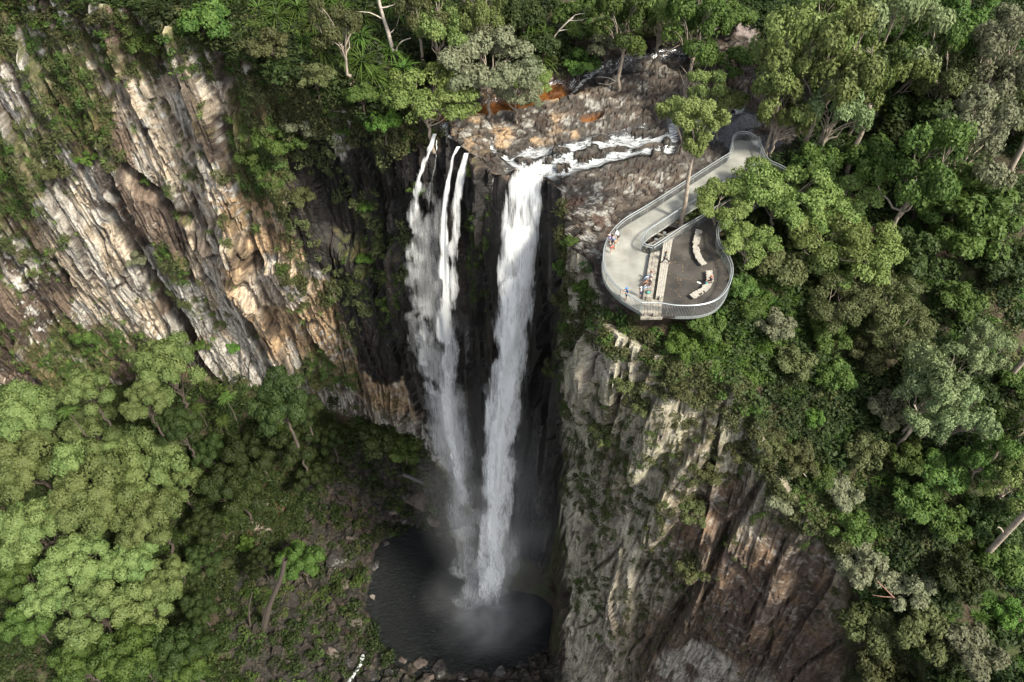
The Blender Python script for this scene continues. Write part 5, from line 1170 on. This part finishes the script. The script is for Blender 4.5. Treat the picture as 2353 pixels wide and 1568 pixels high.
OUT = [(1500,470),(1430,432),(1370,405),(1335,360),(1310,300),(1280,245),(1220,210),(1160,205),(1120,225),(1105,265),(1105,310),(1085,352),(1040,382),(900,470),(700,600),(500,725),(380,795),(310,850),(262,905),(232,960),(212,1020),(207,1090),(218,1160),(245,1215),(295,1275),(370,1335),(470,1395)]
OUT2 = [(475,1396),(540,1397),(610,1399),(720,1415),(870,1413),(980,1385),(1050,1330),(1095,1250),(1112,1160),(1090,1080),(1050,1020),(1020,970),(1008,900),(1030,830),(1100,760),(1230,690),(1380,600)]
INN = [(1330,400),(1145,492),(1070,540),(870,667),(750,740),(600,838),(530,885),(488,935),(482,960),(495,985),(552,1001)]
INN2 = [(552,1001),(640,945),(750,870),(880,795),(1000,722),(1170,625),(1300,545)]
ZU, ZL = 0.0, -0.45
r1 = spline(K1(*np.array(OUT).T, ZU+1.2)); r2 = spline(K1(*np.array(OUT2).T, ZL+1.45)); i1 = spline(K1(*np.array(INN).T, ZU+1.2)); i2 = spline(K1(*np.array(INN2).T, ZL+1.35))
r2[:, 2] = np.linspace(ZU+1.2, ZL+1.3, len(r2))[:] if False else r2[:, 2]
concrete = simple_mat('concrete', (.25, .25, .225), .85, 0, .34, .45, .01)
asphalt = simple_mat('asphalt', (.050, .045, .039), .9, 0, .5, .6, .01)
steel = simple_mat('galvanised_steel', (.50, .54, .55), .38, .65, .12, 3)
timber = simple_mat('weathered_timber', (.25, .23, .195), .85, 0, .45, 2.2, .01)
pale_timber = simple_mat('pale_sawn_timber', (.33, .31, .27), .8, 0, .28, 4, .01)
def slab(name, poly, ztop, th, mat, parent):
    bm = bmesh.new(); vs = [bm.verts.new((p[0], p[1], ztop)) for p in poly]; f_ = bm.faces.new(vs)
    if f_.normal.z < 0: bmesh.ops.reverse_faces(bm, faces=[f_])
    e = bmesh.ops.extrude_face_region(bm, geom=[f_]); bmesh.ops.translate(bm, verts=[v for v in e['geom'] if isinstance(v, bmesh.types.BMVert)], vec=(0, 0, 0))
    for v in vs: v.co.z = ztop-th
    bmesh.ops.triangulate(bm, faces=[f for f in bm.faces if len(f.verts) > 4]); bmesh.ops.recalc_face_normals(bm, faces=bm.faces)
    me = bpy.data.meshes.new(name); bm.to_mesh(me); bm.free(); me.materials.append(mat)
    o = bpy.data.objects.new(name, me); C.objects.link(o)
    if parent: under(o, parent)
    return o
def box_between(B, p0, p1, w_, h_):
    p0 = np.array(p0, float); p1 = np.array(p1, float); t = unit(p1-p0); up = np.array([0, 0, 1.]) if abs(t[2]) < .9 else np.array([1., 0, 0])
    s_ = unit(np.cross(t, up)); u_ = np.cross(s_, t); V = []
    for p in (p0, p1):
        for a, b in ((-1, -1), (1, -1), (1, 1), (-1, 1)): V.append(p+s_*a*w_/2+u_*b*h_/2)
    B.add(np.array(V), [[0, 1, 2, 3], [7, 6, 5, 4], [0, 4, 5, 1], [1, 5, 6, 2], [2, 6, 7, 3], [3, 7, 4, 0]])
plat = empty('viewing_platform', tuple(K1(450, 1100, 0.)))
tag(plat, 'curved cliff top viewing platform with grey concrete deck and lower dark asphalt terrace', 'platform')
# deck outlines
tA = K1(527, 1078, 0)[None]; tB = K1(474, 1470, 0)[None]
up_poly = np.vstack([r1[:, :2], K1(np.array([480, 524]), np.array([1478, 1100]), 0.)[:, :2], i1[::-1][:, :2][1:]])
def inset(p, d_):
    return p
slab('concrete_deck', up_poly, ZU, .28, concrete, plat)
low_poly = np.vstack([K1(np.array([690, 612]), np.array([965, 1490]), ZL)[:, :2], r2[int(len(r2)*.14):, :2], i2[::-1][:, :2][:int(len(i2)*.80)]])
slab('asphalt_terrace', low_poly, ZL, .3, asphalt, plat)
# base under the timber tiers
slab('tier_base', np.array([K1(520, 1060, 0)[:2], K1(472, 1478, 0)[:2], K1(620, 1498, ZL)[:2], K1(705, 960, ZL)[:2]]), -.52, .25, timber, plat)
B = Bag()      # steel beams seen through the wedge opening and under the rim
for a, b in (((500, 1010), (900, 800)), ((560, 1030), (960, 760)), ((520, 900), (700, 960)), ((640, 850), (820, 880))):
    box_between(B, K1(*a, -1.0), K1(*b, -1.0), .2, .3)
V, F_ = B.data(); under(mesh_obj('support_beam', V, F_, timber, smooth=False), plat)
for a in ((620, 930), (560, 975), (750, 800)):
    p = K1(*a, -.6); B = Bag(); box_between(B, p+[.3, .6, -.1], p+[.3, .6, -3.5], .3, .3); V, F_ = B.data(); under(mesh_obj('support_post', V, F_, steel, smooth=False), plat)
B = Bag()
for path, zz in ((r1, ZU), (r2, ZL)):
    for a, b in zip(path[:-1:2], path[2::2]): box_between(B, [a[0], a[1], zz-.22], [b[0], b[1], zz-.22], .07, .34)
V, F_ = B.data(); under(mesh_obj('edge_beam', V, F_, steel, smooth=False), plat)

def railing(label, path, ztop_off, zdeck, two=True):
    e = empty('railing', tuple(path[len(path)//2]-[0, 0, 1.2])); tag(e, label, 'railing', 'steel balustrades of the lookout')
    tv, tf = tube(path, np.full(len(path), .05), 6); under(mesh_obj('top_rail', tv, tf, steel), e)
    tg = unit(np.gradient(path, axis=0)); nrm = np.stack([-tg[:, 1], tg[:, 0], np.zeros(len(tg))], 1)
    if two:
        sgn = 1 if two == 1 else -1
        p2 = path + nrm*.17*sgn - [0, 0, .12]; tv, tf = tube(p2, np.full(len(p2), .035), 6); under(mesh_obj('hand_rail', tv, tf, steel), e)
    pb = path.copy(); pb[:, 2] = path[:, 2]-ztop_off+.02; tv, tf = tube(pb, np.full(len(pb), .03), 5); under(mesh_obj('bottom_rail', tv, tf, steel), e)
    s = np.concatenate([[0], np.cumsum(np.linalg.norm(np.diff(path[:, :2], axis=0), axis=1))]); L_ = s[-1]; nb = max(2, int(L_/2.3))
    at = lambda v: np.array([np.interp(v, s, path[:, k]) for k in range(3)])
    for i in range(nb+1):
        p = at(L_*i/nb); B = Bag(); box_between(B, p-[0, 0, .04], p-[0, 0, ztop_off+.1], .07, .05); V, F_ = B.data(); under(mesh_obj('post', V, F_, steel, smooth=False), e)
        if i < nb:
            B = Bag(); m_ = int(L_/nb/.14)
            for j in range(1, m_):
                p = at(L_*(i+j/m_)/nb); box_between(B, p-[0, 0, .05], p-[0, 0, ztop_off-.02], .024, .024)
            V, F_ = B.data(); under(mesh_obj('railing_panel', V, F_, steel, smooth=False), e)
railing('outer steel railing along the creek side and the left front of the lookout', r1, 1.45, ZU, 1)
railing('outer steel railing around the front and right side of the asphalt terrace', r2, 1.75, ZL, 1)
railing('inner railing of the walkway bending round the tree opening', i1, 1.35, ZU, 2)
railing('inner railing along the edge of the asphalt terrace beside the tree opening', i2, 1.5, ZL, 2)

def plank_row(name, a0, a1, b0, b1, zt, n, th, label, cat, mat, broken=0., group=None, seed=1):
    """boards running from side a to side b between two edge lines"""
    r = np.random.default_rng(seed); e = empty(name, tuple((np.array(a0)+np.array(b1))/2-[0, 0, th])); tag(e, label, cat, group)
    a0, a1, b0, b1 = map(lambda q_: np.array(q_, float), (a0, a1, b0, b1))
    for i in range(n):
        t0 = (i+.04)/n; t1 = (i+.93)/n; c0 = a0*(1-t0)+b0*t0; c1 = a0*(1-t1)+b0*t1; d0 = a1*(1-t0)+b1*t0; d1 = a1*(1-t1)+b1*t1
        k = 1-broken*r.random(); d0 = c0+(d0-c0)*k; d1 = c1+(d1-c1)*k; dz = r.normal(0, .008)
        V = [];
        for q_ in (c0, c1, d1, d0): V.append([q_[0], q_[1], zt+dz])
        for q_ in (c0, c1, d1, d0): V.append([q_[0], q_[1], zt+dz-th])
        under(mesh_obj('board', V, [[3, 2, 1, 0], [4, 5, 6, 7], [0, 1, 5, 4], [1, 2, 6, 5], [2, 3, 7, 6], [3, 0, 4, 7]], mat, smooth=False), e)
    return e
plank_row('timber_bench', K1(535, 1052, .45), K1(482, 1360, .45), K1(603, 1035, .45), K1(553, 1360, .45), .45, 3, .42, 'long weathered timber bench where the group of visitors sits', 'bench', timber, .03, 'long timber seats of the lookout')
plank_row('timber_bench', K1(628, 965, .0), K1(570, 1375, .0), K1(694, 945, .0), K1(622, 1372, .0), .0, 4, .5, 'long peeling timber step where one visitor strides', 'bench', pale_timber, .06, 'long timber seats of the lookout', 4)
plank_row('timber_steps', K1(480, 1368, .0), K1(474, 1476, -.1), K1(612, 1380, .0), K1(612, 1490, -.3), -.08, 7, .30, 'row of separate timber sleepers at the front rail', 'steps', timber, .15, None, 6)

def curved_bench(path, label, seed, gap=()):
    path = spline(path, .17); e = empty('curved_bench', tuple(path[len(path)//2]-[0, 0, .45])); tag(e, label, 'bench', 'curved slatted benches on the asphalt terrace')
    tg = unit(np.gradient(path, axis=0)); nr = np.stack([-tg[:, 1], tg[:, 0], np.zeros(len(tg))], 1); r = np.random.default_rng(seed)
    for i in range(len(path)-1):
        p = (path[i]+path[i+1])/2; off = (r.random()-.5)*.10; ln = .30+.04*r.random()
        if i in gap: ln *= .6; off -= .12
        B = Bag(); box_between(B, p+nr[i]*(ln+off)-[0, 0, .06], p-nr[i]*(ln-off)-[0, 0, .06], np.linalg.norm(path[i+1]-path[i])*.93, .12); V, F_ = B.data(); under(mesh_obj('slat', V, F_, pale_timber, smooth=False), e)
    B = Bag()
    for i in range(1, len(path)-1, 4): box_between(B, path[i]-[0, 0, .12], path[i]-[0, 0, .45], .30, .30)
    V, F_ = B.data(); under(mesh_obj('base', V, F_, timber, smooth=False), e)
curved_bench(K1(np.array([876, 858, 857, 875, 908]), np.array([888, 960, 1030, 1085, 1128]), ZL+.45), 'longer curved bench with shadowed slat ends nearer the tree', 3, (3, 4, 8, 12, 13))
curved_bench(K1(np.array([942, 952, 940, 900, 822]), np.array([1172, 1215, 1262, 1308, 1352]), ZL+.45), 'pale curved bench where the red haired visitor sits', 5, (16, 18, 19))
# ------------------------------------------------------------------ people
def cloth(name, col): return simple_mat(name, col, .85, 0, .12, 8)
SKIN = cloth('skin', (.50, .30, .21)); SKIN2 = cloth('tanned_skin', (.40, .22, .14))
def skin_mesh(name, J, edges, rad, mat, root=0, lv=1):
    me = bpy.data.meshes.new(name); me.from_pydata([tuple(j) for j in J], edges, []); o = bpy.data.objects.new(name, me); C.objects.link(o)
    sk_ = o.modifiers.new('s', 'SKIN'); sk_.use_smooth_shade = True; sb = o.modifiers.new('d', 'SUBSURF'); sb.levels = lv; sb.render_levels = lv
    for v, r_ in zip(me.skin_vertices[0].data, rad):
        v.radius = r_ if isinstance(r_, tuple) else (r_, r_); v.use_root = False
    me.skin_vertices[0].data[root].use_root = True
    dg = bpy.context.evaluated_depsgraph_get(); ev = bpy.data.meshes.new_from_object(o.evaluated_get(dg))
    bpy.data.objects.remove(o); ev.name = name; ev.materials.clear(); ev.materials.append(mat)
    for p_ in ev.polygons: p_.use_smooth = True
    ob = bpy.data.objects.new(name, ev); C.objects.link(ob); return ob
def ball(name, c, rad, mat):
    bm = bmesh.new(); bmesh.ops.create_icosphere(bm, subdivisions=2, radius=1.0); bmesh.ops.scale(bm, vec=rad, verts=bm.verts); bmesh.ops.translate(bm, vec=c, verts=bm.verts)
    me = bpy.data.meshes.new(name); bm.to_mesh(me); bm.free(); me.materials.append(mat)
    for p_ in me.polygons: p_.use_smooth = True
    o = bpy.data.objects.new(name, me); C.objects.link(o); return o
STAND = dict(pel=(0, 0, .95), ch=(0, .0, 1.30), nk=(0, .0, 1.47), hd=(0, .02, 1.60), hR=(.09, 0, .90), hL=(-.09, 0, .90), kR=(.10, .02, .50), kL=(-.10, .02, .50), aR=(.11, -.02, .08), aL=(-.11, -.02, .08),
             sR=(.19, 0, 1.41), sL=(-.19, 0, 1.41), eR=(.24, -.02, 1.13), eL=(-.24, -.02, 1.13), wR=(.25, .08, .88), wL=(-.25, .08, .88))
def posed(**k): d_ = dict(STAND); d_.update(k); return d_
LEAN = posed(pel=(0, -.12, .93), ch=(0, .08, 1.24), nk=(0, .17, 1.38), hd=(0, .25, 1.48), sR=(.19, .14, 1.33), sL=(-.19, .14, 1.33), eR=(.25, .26, 1.10), eL=(-.25, .26, 1.10), wR=(.16, .45, 1.10), wL=(-.16, .45, 1.10), hR=(.09, -.12, .88), hL=(-.09, -.12, .88), kR=(.10, -.05, .48), kL=(-.1, -.12, .48), aR=(.11, -.10, .08), aL=(-.11, -.22, .08))
SIT = dict(pel=(0, 0, .14), ch=(0, -.02, .48), nk=(0, .02, .65), hd=(0, .05, .78), hR=(.09, .04, .12), hL=(-.09, .04, .12), kR=(.12, .46, .14), kL=(-.12, .46, .14), aR=(.12, .62, -.26), aL=(-.12, .70, -.28),
           sR=(.19, .0, .59), sL=(-.19, .0, .59), eR=(.25, .08, .33), eL=(-.25, .08, .33), wR=(.14, .32, .26), wL=(-.14, .32, .26))
def sit(**k): d_ = dict(SIT); d_.update(k); return d_
WALK = posed(aR=(.09, .46, .08), kR=(.09, .30, .50), aL=(-.09, -.42, .10), kL=(-.09, -.06, .48), eR=(.22, -.16, 1.15), wR=(.2, .02, 1.28), eL=(-.24, .10, 1.14), wL=(-.14, .30, 1.32), pel=(0, 0, .88), hR=(.09, 0, .84), hL=(-.09, 0, .84))
def person(pose, loc, yaw, s, label, skin, shirt, legs, leg_len, hair, long_hair=0, cap=None, sleeves=.6, shoes=(.8, .8, .8), hands_head=False, tail_col=None):
    n = list(pose); J = [pose[k] for k in n]; ix = {k: i for i, k in enumerate(n)}
    RD = dict(pel=(.135, .105), ch=(.15, .105), nk=.055, hd=(.085, .10), hR=.085, hL=.085, kR=.06, kL=.06, aR=.04, aL=.04, sR=.055, sL=.055, eR=.04, eL=.04, wR=.028, wL=.028)
    E = [('pel', 'ch'), ('ch', 'nk'), ('nk', 'hd'), ('pel', 'hR'), ('pel', 'hL'), ('hR', 'kR'), ('hL', 'kL'), ('kR', 'aR'), ('kL', 'aL'), ('ch', 'sR'), ('ch', 'sL'), ('sR', 'eR'), ('sL', 'eL'), ('eR', 'wR'), ('eL', 'wL')]
    V = [np.array(j) for j in J]; ed = [(ix[a], ix[b]) for a, b in E]; rd = [RD[k] for k in n]
    def addv(v, r_, to): V.append(np.array(v)); rd.append(r_); ed.append((to, len(V)-1)); return len(V)-1
    hd = np.array(pose['hd']); fw = np.array([0, 1., 0])
    hi = ix['hd']; addv(hd+[0, 0, .09], .075, hi); addv(hd+fw*.115-[0, 0, .01], .018, hi)      # skull top, nose
    for sd, a_ in (('R', 'aR'), ('L', 'aL')):
        an = np.array(pose[a_]); addv(an+[0, .15, -.05], .03, ix[a_])
    for sd, w_, e_ in (('R', 'wR', 'eR'), ('L', 'wL', 'eL')):
        wv = np.array(pose[w_]); dv = unit(wv-np.array(pose[e_])); sdv = unit(np.cross(dv, [0, 0, 1.0])+1e-6); pm = addv(wv+dv*.06, .026, ix[w_])
        for f_ in range(4):
            b_ = addv(wv+dv*.10+sdv*(f_-1.5)*.020, .010, pm); addv(V[b_]+dv*(.045+.012*(1.5-abs(f_-1.5)))-[0, 0, .018], .008, b_)
        b_ = addv(wv+dv*.05+sdv*.045, .011, pm); addv(V[b_]+dv*.04, .009, b_)
    body = skin_mesh('person', [v*s for v in V], ed, [tuple(x*s for x in r_) if isinstance(r_, tuple) else r_*s for r_ in rd], skin, ix['pel'])
    body.location = loc; body.rotation_euler = (0, 0, yaw-math.pi/2); tag(body, label, 'person')
    kids = []
    def sub(keys, eds, radf, nm, mat, root, pts=None):
        pt = pts or pose; kk = list(keys); kids.append(skin_mesh(nm, [np.array(pt[k])*s for k in kk], [(kk.index(a), kk.index(b)) for a, b in eds], [tuple(x*s for x in radf[k]) if isinstance(radf[k], tuple) else radf[k]*s for k in kk], mat, kk.index(root)))
    P_ = {k: np.array(v) for k, v in pose.items()}
    P_['mR'] = P_['sR']+(P_['eR']-P_['sR'])*sleeves; P_['mL'] = P_['sL']+(P_['eL']-P_['sL'])*sleeves; P_['lw'] = P_['pel']+(P_['ch']-P_['pel'])*.12
    sub(['lw', 'ch', 'sR', 'sL', 'mR', 'mL', 'nk'], [('lw', 'ch'), ('ch', 'nk'), ('ch', 'sR'), ('ch', 'sL'), ('sR', 'mR'), ('sL', 'mL')], dict(lw=(.165, .135), ch=(.175, .13), nk=.062, sR=.075, sL=.075, mR=.058, mL=.058), 'shirt', shirt, 'ch', P_)
    for sd in 'RL': 
        f_ = leg_len
        if f_ <= .5: P_['l'+sd] = P_['h'+sd]+(P_['k'+sd]-P_['h'+sd])*min(1, f_*2)
        else: P_['l'+sd] = P_['k'+sd]+(P_['a'+sd]-P_['k'+sd])*(f_*2-1)
    ks = ['pel', 'hR', 'hL', 'lR', 'lL']; es = [('pel', 'hR'), ('pel', 'hL')]; rf = dict(pel=(.145, .115), hR=.098, hL=.098, lR=.075 if leg_len <= .5 else .052, lL=.075 if leg_len <= .5 else .052, kR=.072, kL=.072)
    if leg_len > .5: ks += ['kR', 'kL']; es += [('hR', 'kR'), ('hL', 'kL'), ('kR', 'lR'), ('kL', 'lL')]
    else: es += [('hR', 'lR'), ('hL', 'lL')]
    sub(ks, es, rf, 'trousers' if leg_len > .5 else 'shorts', legs, 'pel', P_)
    if cap: kids.append(ball('cap', (hd+[0, .0, .055])*s, (.115*s, .12*s, .085*s), cap)); kids.append(ball('cap_brim', (hd+[0, .13, .05])*s, (.08*s, .08*s, .015*s), cap))
    if hair:
        kids.append(ball('hair', (hd+[0, -.03, .03])*s, (.108*s, .112*s, (.115 if not cap else .08)*s), hair))
        if long_hair:
            hp = {'a': hd+[0, -.07, 0], 'b': hd+[0, -.13, -.15], 'c': hd+[0, -.15, -.15-long_hair]}
            sub(['a', 'b', 'c'], [('a', 'b'), ('b', 'c')], dict(a=.07, b=.075, c=.04), 'long_hair', hair, 'a', hp)
    sm = cloth('shoe_colour', shoes)
    for sd in 'RL':
        an = P_['a'+sd]; q_ = {'a': an-[0, .05, .035], 'b': an+[0, .17, -.055]}
        sub(['a', 'b'], [('a', 'b')], dict(a=(.05, .045), b=(.045, .032)), 'shoe', sm, 'a', q_)
    for k in kids: k.parent = body
    return body
H_br = cloth('brown_hair', (.06, .03, .02)); H_bk = cloth('black_hair', (.015, .012, .012)); H_red = cloth('red_hair', (.32, .08, .025))
W = cloth('white_cloth', (.75, .78, .80)); DK = cloth('dark_cloth', (.03, .035, .045)); LAV = cloth('lavender_cloth', (.33, .32, .62)); BG = cloth('slate_blue_cloth', (.12, .16, .24)); RED = cloth('red_cloth', (.55, .02, .03))
JE = cloth('pale_denim', (.38, .47, .58)); NAV = cloth('navy_cloth', (.02, .05, .15)); KH = cloth('khaki_cloth', (.30, .22, .15)); TG = cloth('grey_green_cloth', (.17, .22, .20)); CAPB = cloth('blue_cap_cloth', (.05, .22, .55)); PK = cloth('pink_cap_cloth', (.65, .45, .42)); TE = cloth('teal_cloth', (.07, .24, .21)); GR = cloth('charcoal_cloth', (.06, .065, .07)); BRN = cloth('bare_leg_tan', (.42, .22, .13))
UL = R(150)
person(LEAN, K2(308, 398, 0), R(165), 1.0, 'person in a white shirt and black shorts at the upper end of the rail group', SKIN, W, DK, .3, H_bk, .18, None, .7)
person(LEAN, K2(262, 485, 0), UL, 1.08, 'person in a slate blue shirt and khaki trousers leaning at the rail', SKIN2, BG, KH, .75, H_bk, 0, None, .6, (.35, .22, .15))
person(LEAN, K2(228, 470, 0), R(155), 1.0, 'person in a lavender shirt and pale pink cap squeezed against the rail', SKIN, LAV, GR, .8, None, 0, PK, .8)
person(LEAN, K2(215, 548, 0), R(160), .95, 'person in a charcoal top and red shorts bending over the rail', SKIN, GR, RED, .25, H_br, .1, None, .6)
person(posed(eR=(.22, .2, 1.2), wR=(.12, .46, 1.22), eL=(-.22, .2, 1.2), wL=(-.12, .46, 1.22), hd=(0, .06, 1.58)), K2(435, 1196, 0), R(185), 1.0, 'person in a blue cap and navy shirt with both hands on the curved rail', SKIN, NAV, DK, .4, H_br, 0, CAPB, .5, (.05, .05, .05))
sy = R(190)
person(sit(sR=(.17, 0, .60), sL=(-.17, 0, .60), eR=(.27, -.02, .84), wR=(.10, -.08, .86), eL=(-.27, -.02, .84), wL=(-.10, -.08, .86), aR=(.12, .78, -.30), aL=(-.02, .72, -.32)), K2(772, 885, .45), R(205), .95, 'seated person with both hands behind the head, white top and pale jeans', SKIN, W, JE, .9, H_br, .22)
person(sit(aR=(.12, .85, -.22), aL=(-.08, .8, -.28)), K2(765, 952, .45), R(200), .95, 'seated person with long brown hair, pink top and bare tanned legs', SKIN2, cloth('pale_pink_cloth', (.62, .48, .44)), KH, .28, H_br, .3, None, .3, (.03, .03, .03))
person(sit(), K2(760, 1020, .45), R(183), 1.0, 'seated person in black and white with pale jeans beside the backpack', SKIN, DK, JE, .92, H_bk, .2, None, .2)
person(posed(eR=(.18, .12, 1.12), wR=(.1, .34, 1.22), eL=(-.18, .12, 1.12), wL=(-.1, .34, 1.22)), K2(628, 1150, 0), R(165), .78, 'small person standing in navy shorts and pale shirt before the seated group', SKIN, cloth('pale_grey_cloth', (.6, .64, .66)), NAV, .5, H_br, 0, W, .6)
person(WALK, K2(960, 702, .0), R(20), 1.0, 'person in a grey green jacket and dark leggings striding along the timber step', SKIN, TG, DK, .95, H_br, .1, None, .9, (.2, .18, .15))
person(sit(), K2(1590, 950, 0.0), R(195), .97, 'red haired person in black sitting alone on the pale curved bench', SKIN, DK, GR, .9, H_red, .35, None, .9, (.6, .65, .55))
# backpack, bag, paper
e = empty('backpack', tuple(K2(742, 1105, .45)), .4); tag(e, 'teal and brown backpack lying on the long timber bench', 'backpack')
b_ = ball('pouch', (0, 0, .14), (.22, .17, .15), TE); b_.parent = e; b_ = ball('top_flap', (.05, .17, .2), (.19, .1, .09), cloth('brown_canvas', (.13, .08, .06))); b_.parent = e
tv, tf = tube([(.15, .2, .2), (.28, .1, .3), (.2, -.1, .12)], [.025]*3, 5); o = mesh_obj('strap', tv, tf, DK); o.parent = e
e = empty('bottle', tuple(K2(1535, 975, .0))); tag(e, 'small teal drink bottle on the curved bench beside the red haired visitor', 'bottle')
tv, tf = tube([(0, 0, 0), (0, 0, .2), (0, 0, .24), (0, 0, .28)], [.06, .06, .03, .03], 8); o = mesh_obj('flask', tv, tf, cloth('cyan_plastic', (.05, .45, .45))); o.parent = e
bm = bmesh.new(); bmesh.ops.create_icosphere(bm, subdivisions=2, radius=1); bmesh.ops.scale(bm, vec=(.28, .13, .07), verts=bm.verts)
for v in bm.verts: v.co += Vector((random.uniform(-.02, .02), random.uniform(-.02, .02), random.uniform(-.015, .015)))
me = bpy.data.meshes.new('cloth_bag'); bm.to_mesh(me); bm.free(); me.materials.append(cloth('white_canvas', (.62, .66, .58))); o = bpy.data.objects.new('cloth_bag', me); C.objects.link(o)
o.location = tuple(K2(1440, 960, ZL+.06)); o.rotation_euler = (0, 0, R(-40)); tag(o, 'crumpled whitish cloth bag lying on the asphalt terrace', 'bag')

# fallen leaves on the decks
r = np.random.default_rng(55); pts = []
for (cx_, cy_, zz, n_, sx, sy) in ((1650, 620, ZL, 150, 170, 400), (1200, 900, ZL, 90, 300, 330), (420, 500, 0, 60, 260, 330), (500, 250, 0, 40, 120, 90)):
    for i in range(n_): pts.append(K2(cx_+r.normal(0, .5)*sx, cy_+r.normal(0, .5)*sy, zz+.006))
pts = np.array(pts); V, F_ = leaves(pts, np.tile([0, 0, 1.], (len(pts), 1)), .06, .5, r, .08); V[:, 2] = np.maximum(V[:, 2], np.repeat(pts[:, 2], 4))
tag(mesh_obj('leaf_litter', V, F_, simple_mat('dry_leaves', (.22, .14, .07), .9, 0, .5, 3), smooth=False), 'scattered dry leaves on the deck and terrace', 'leaves', kind='stuff')
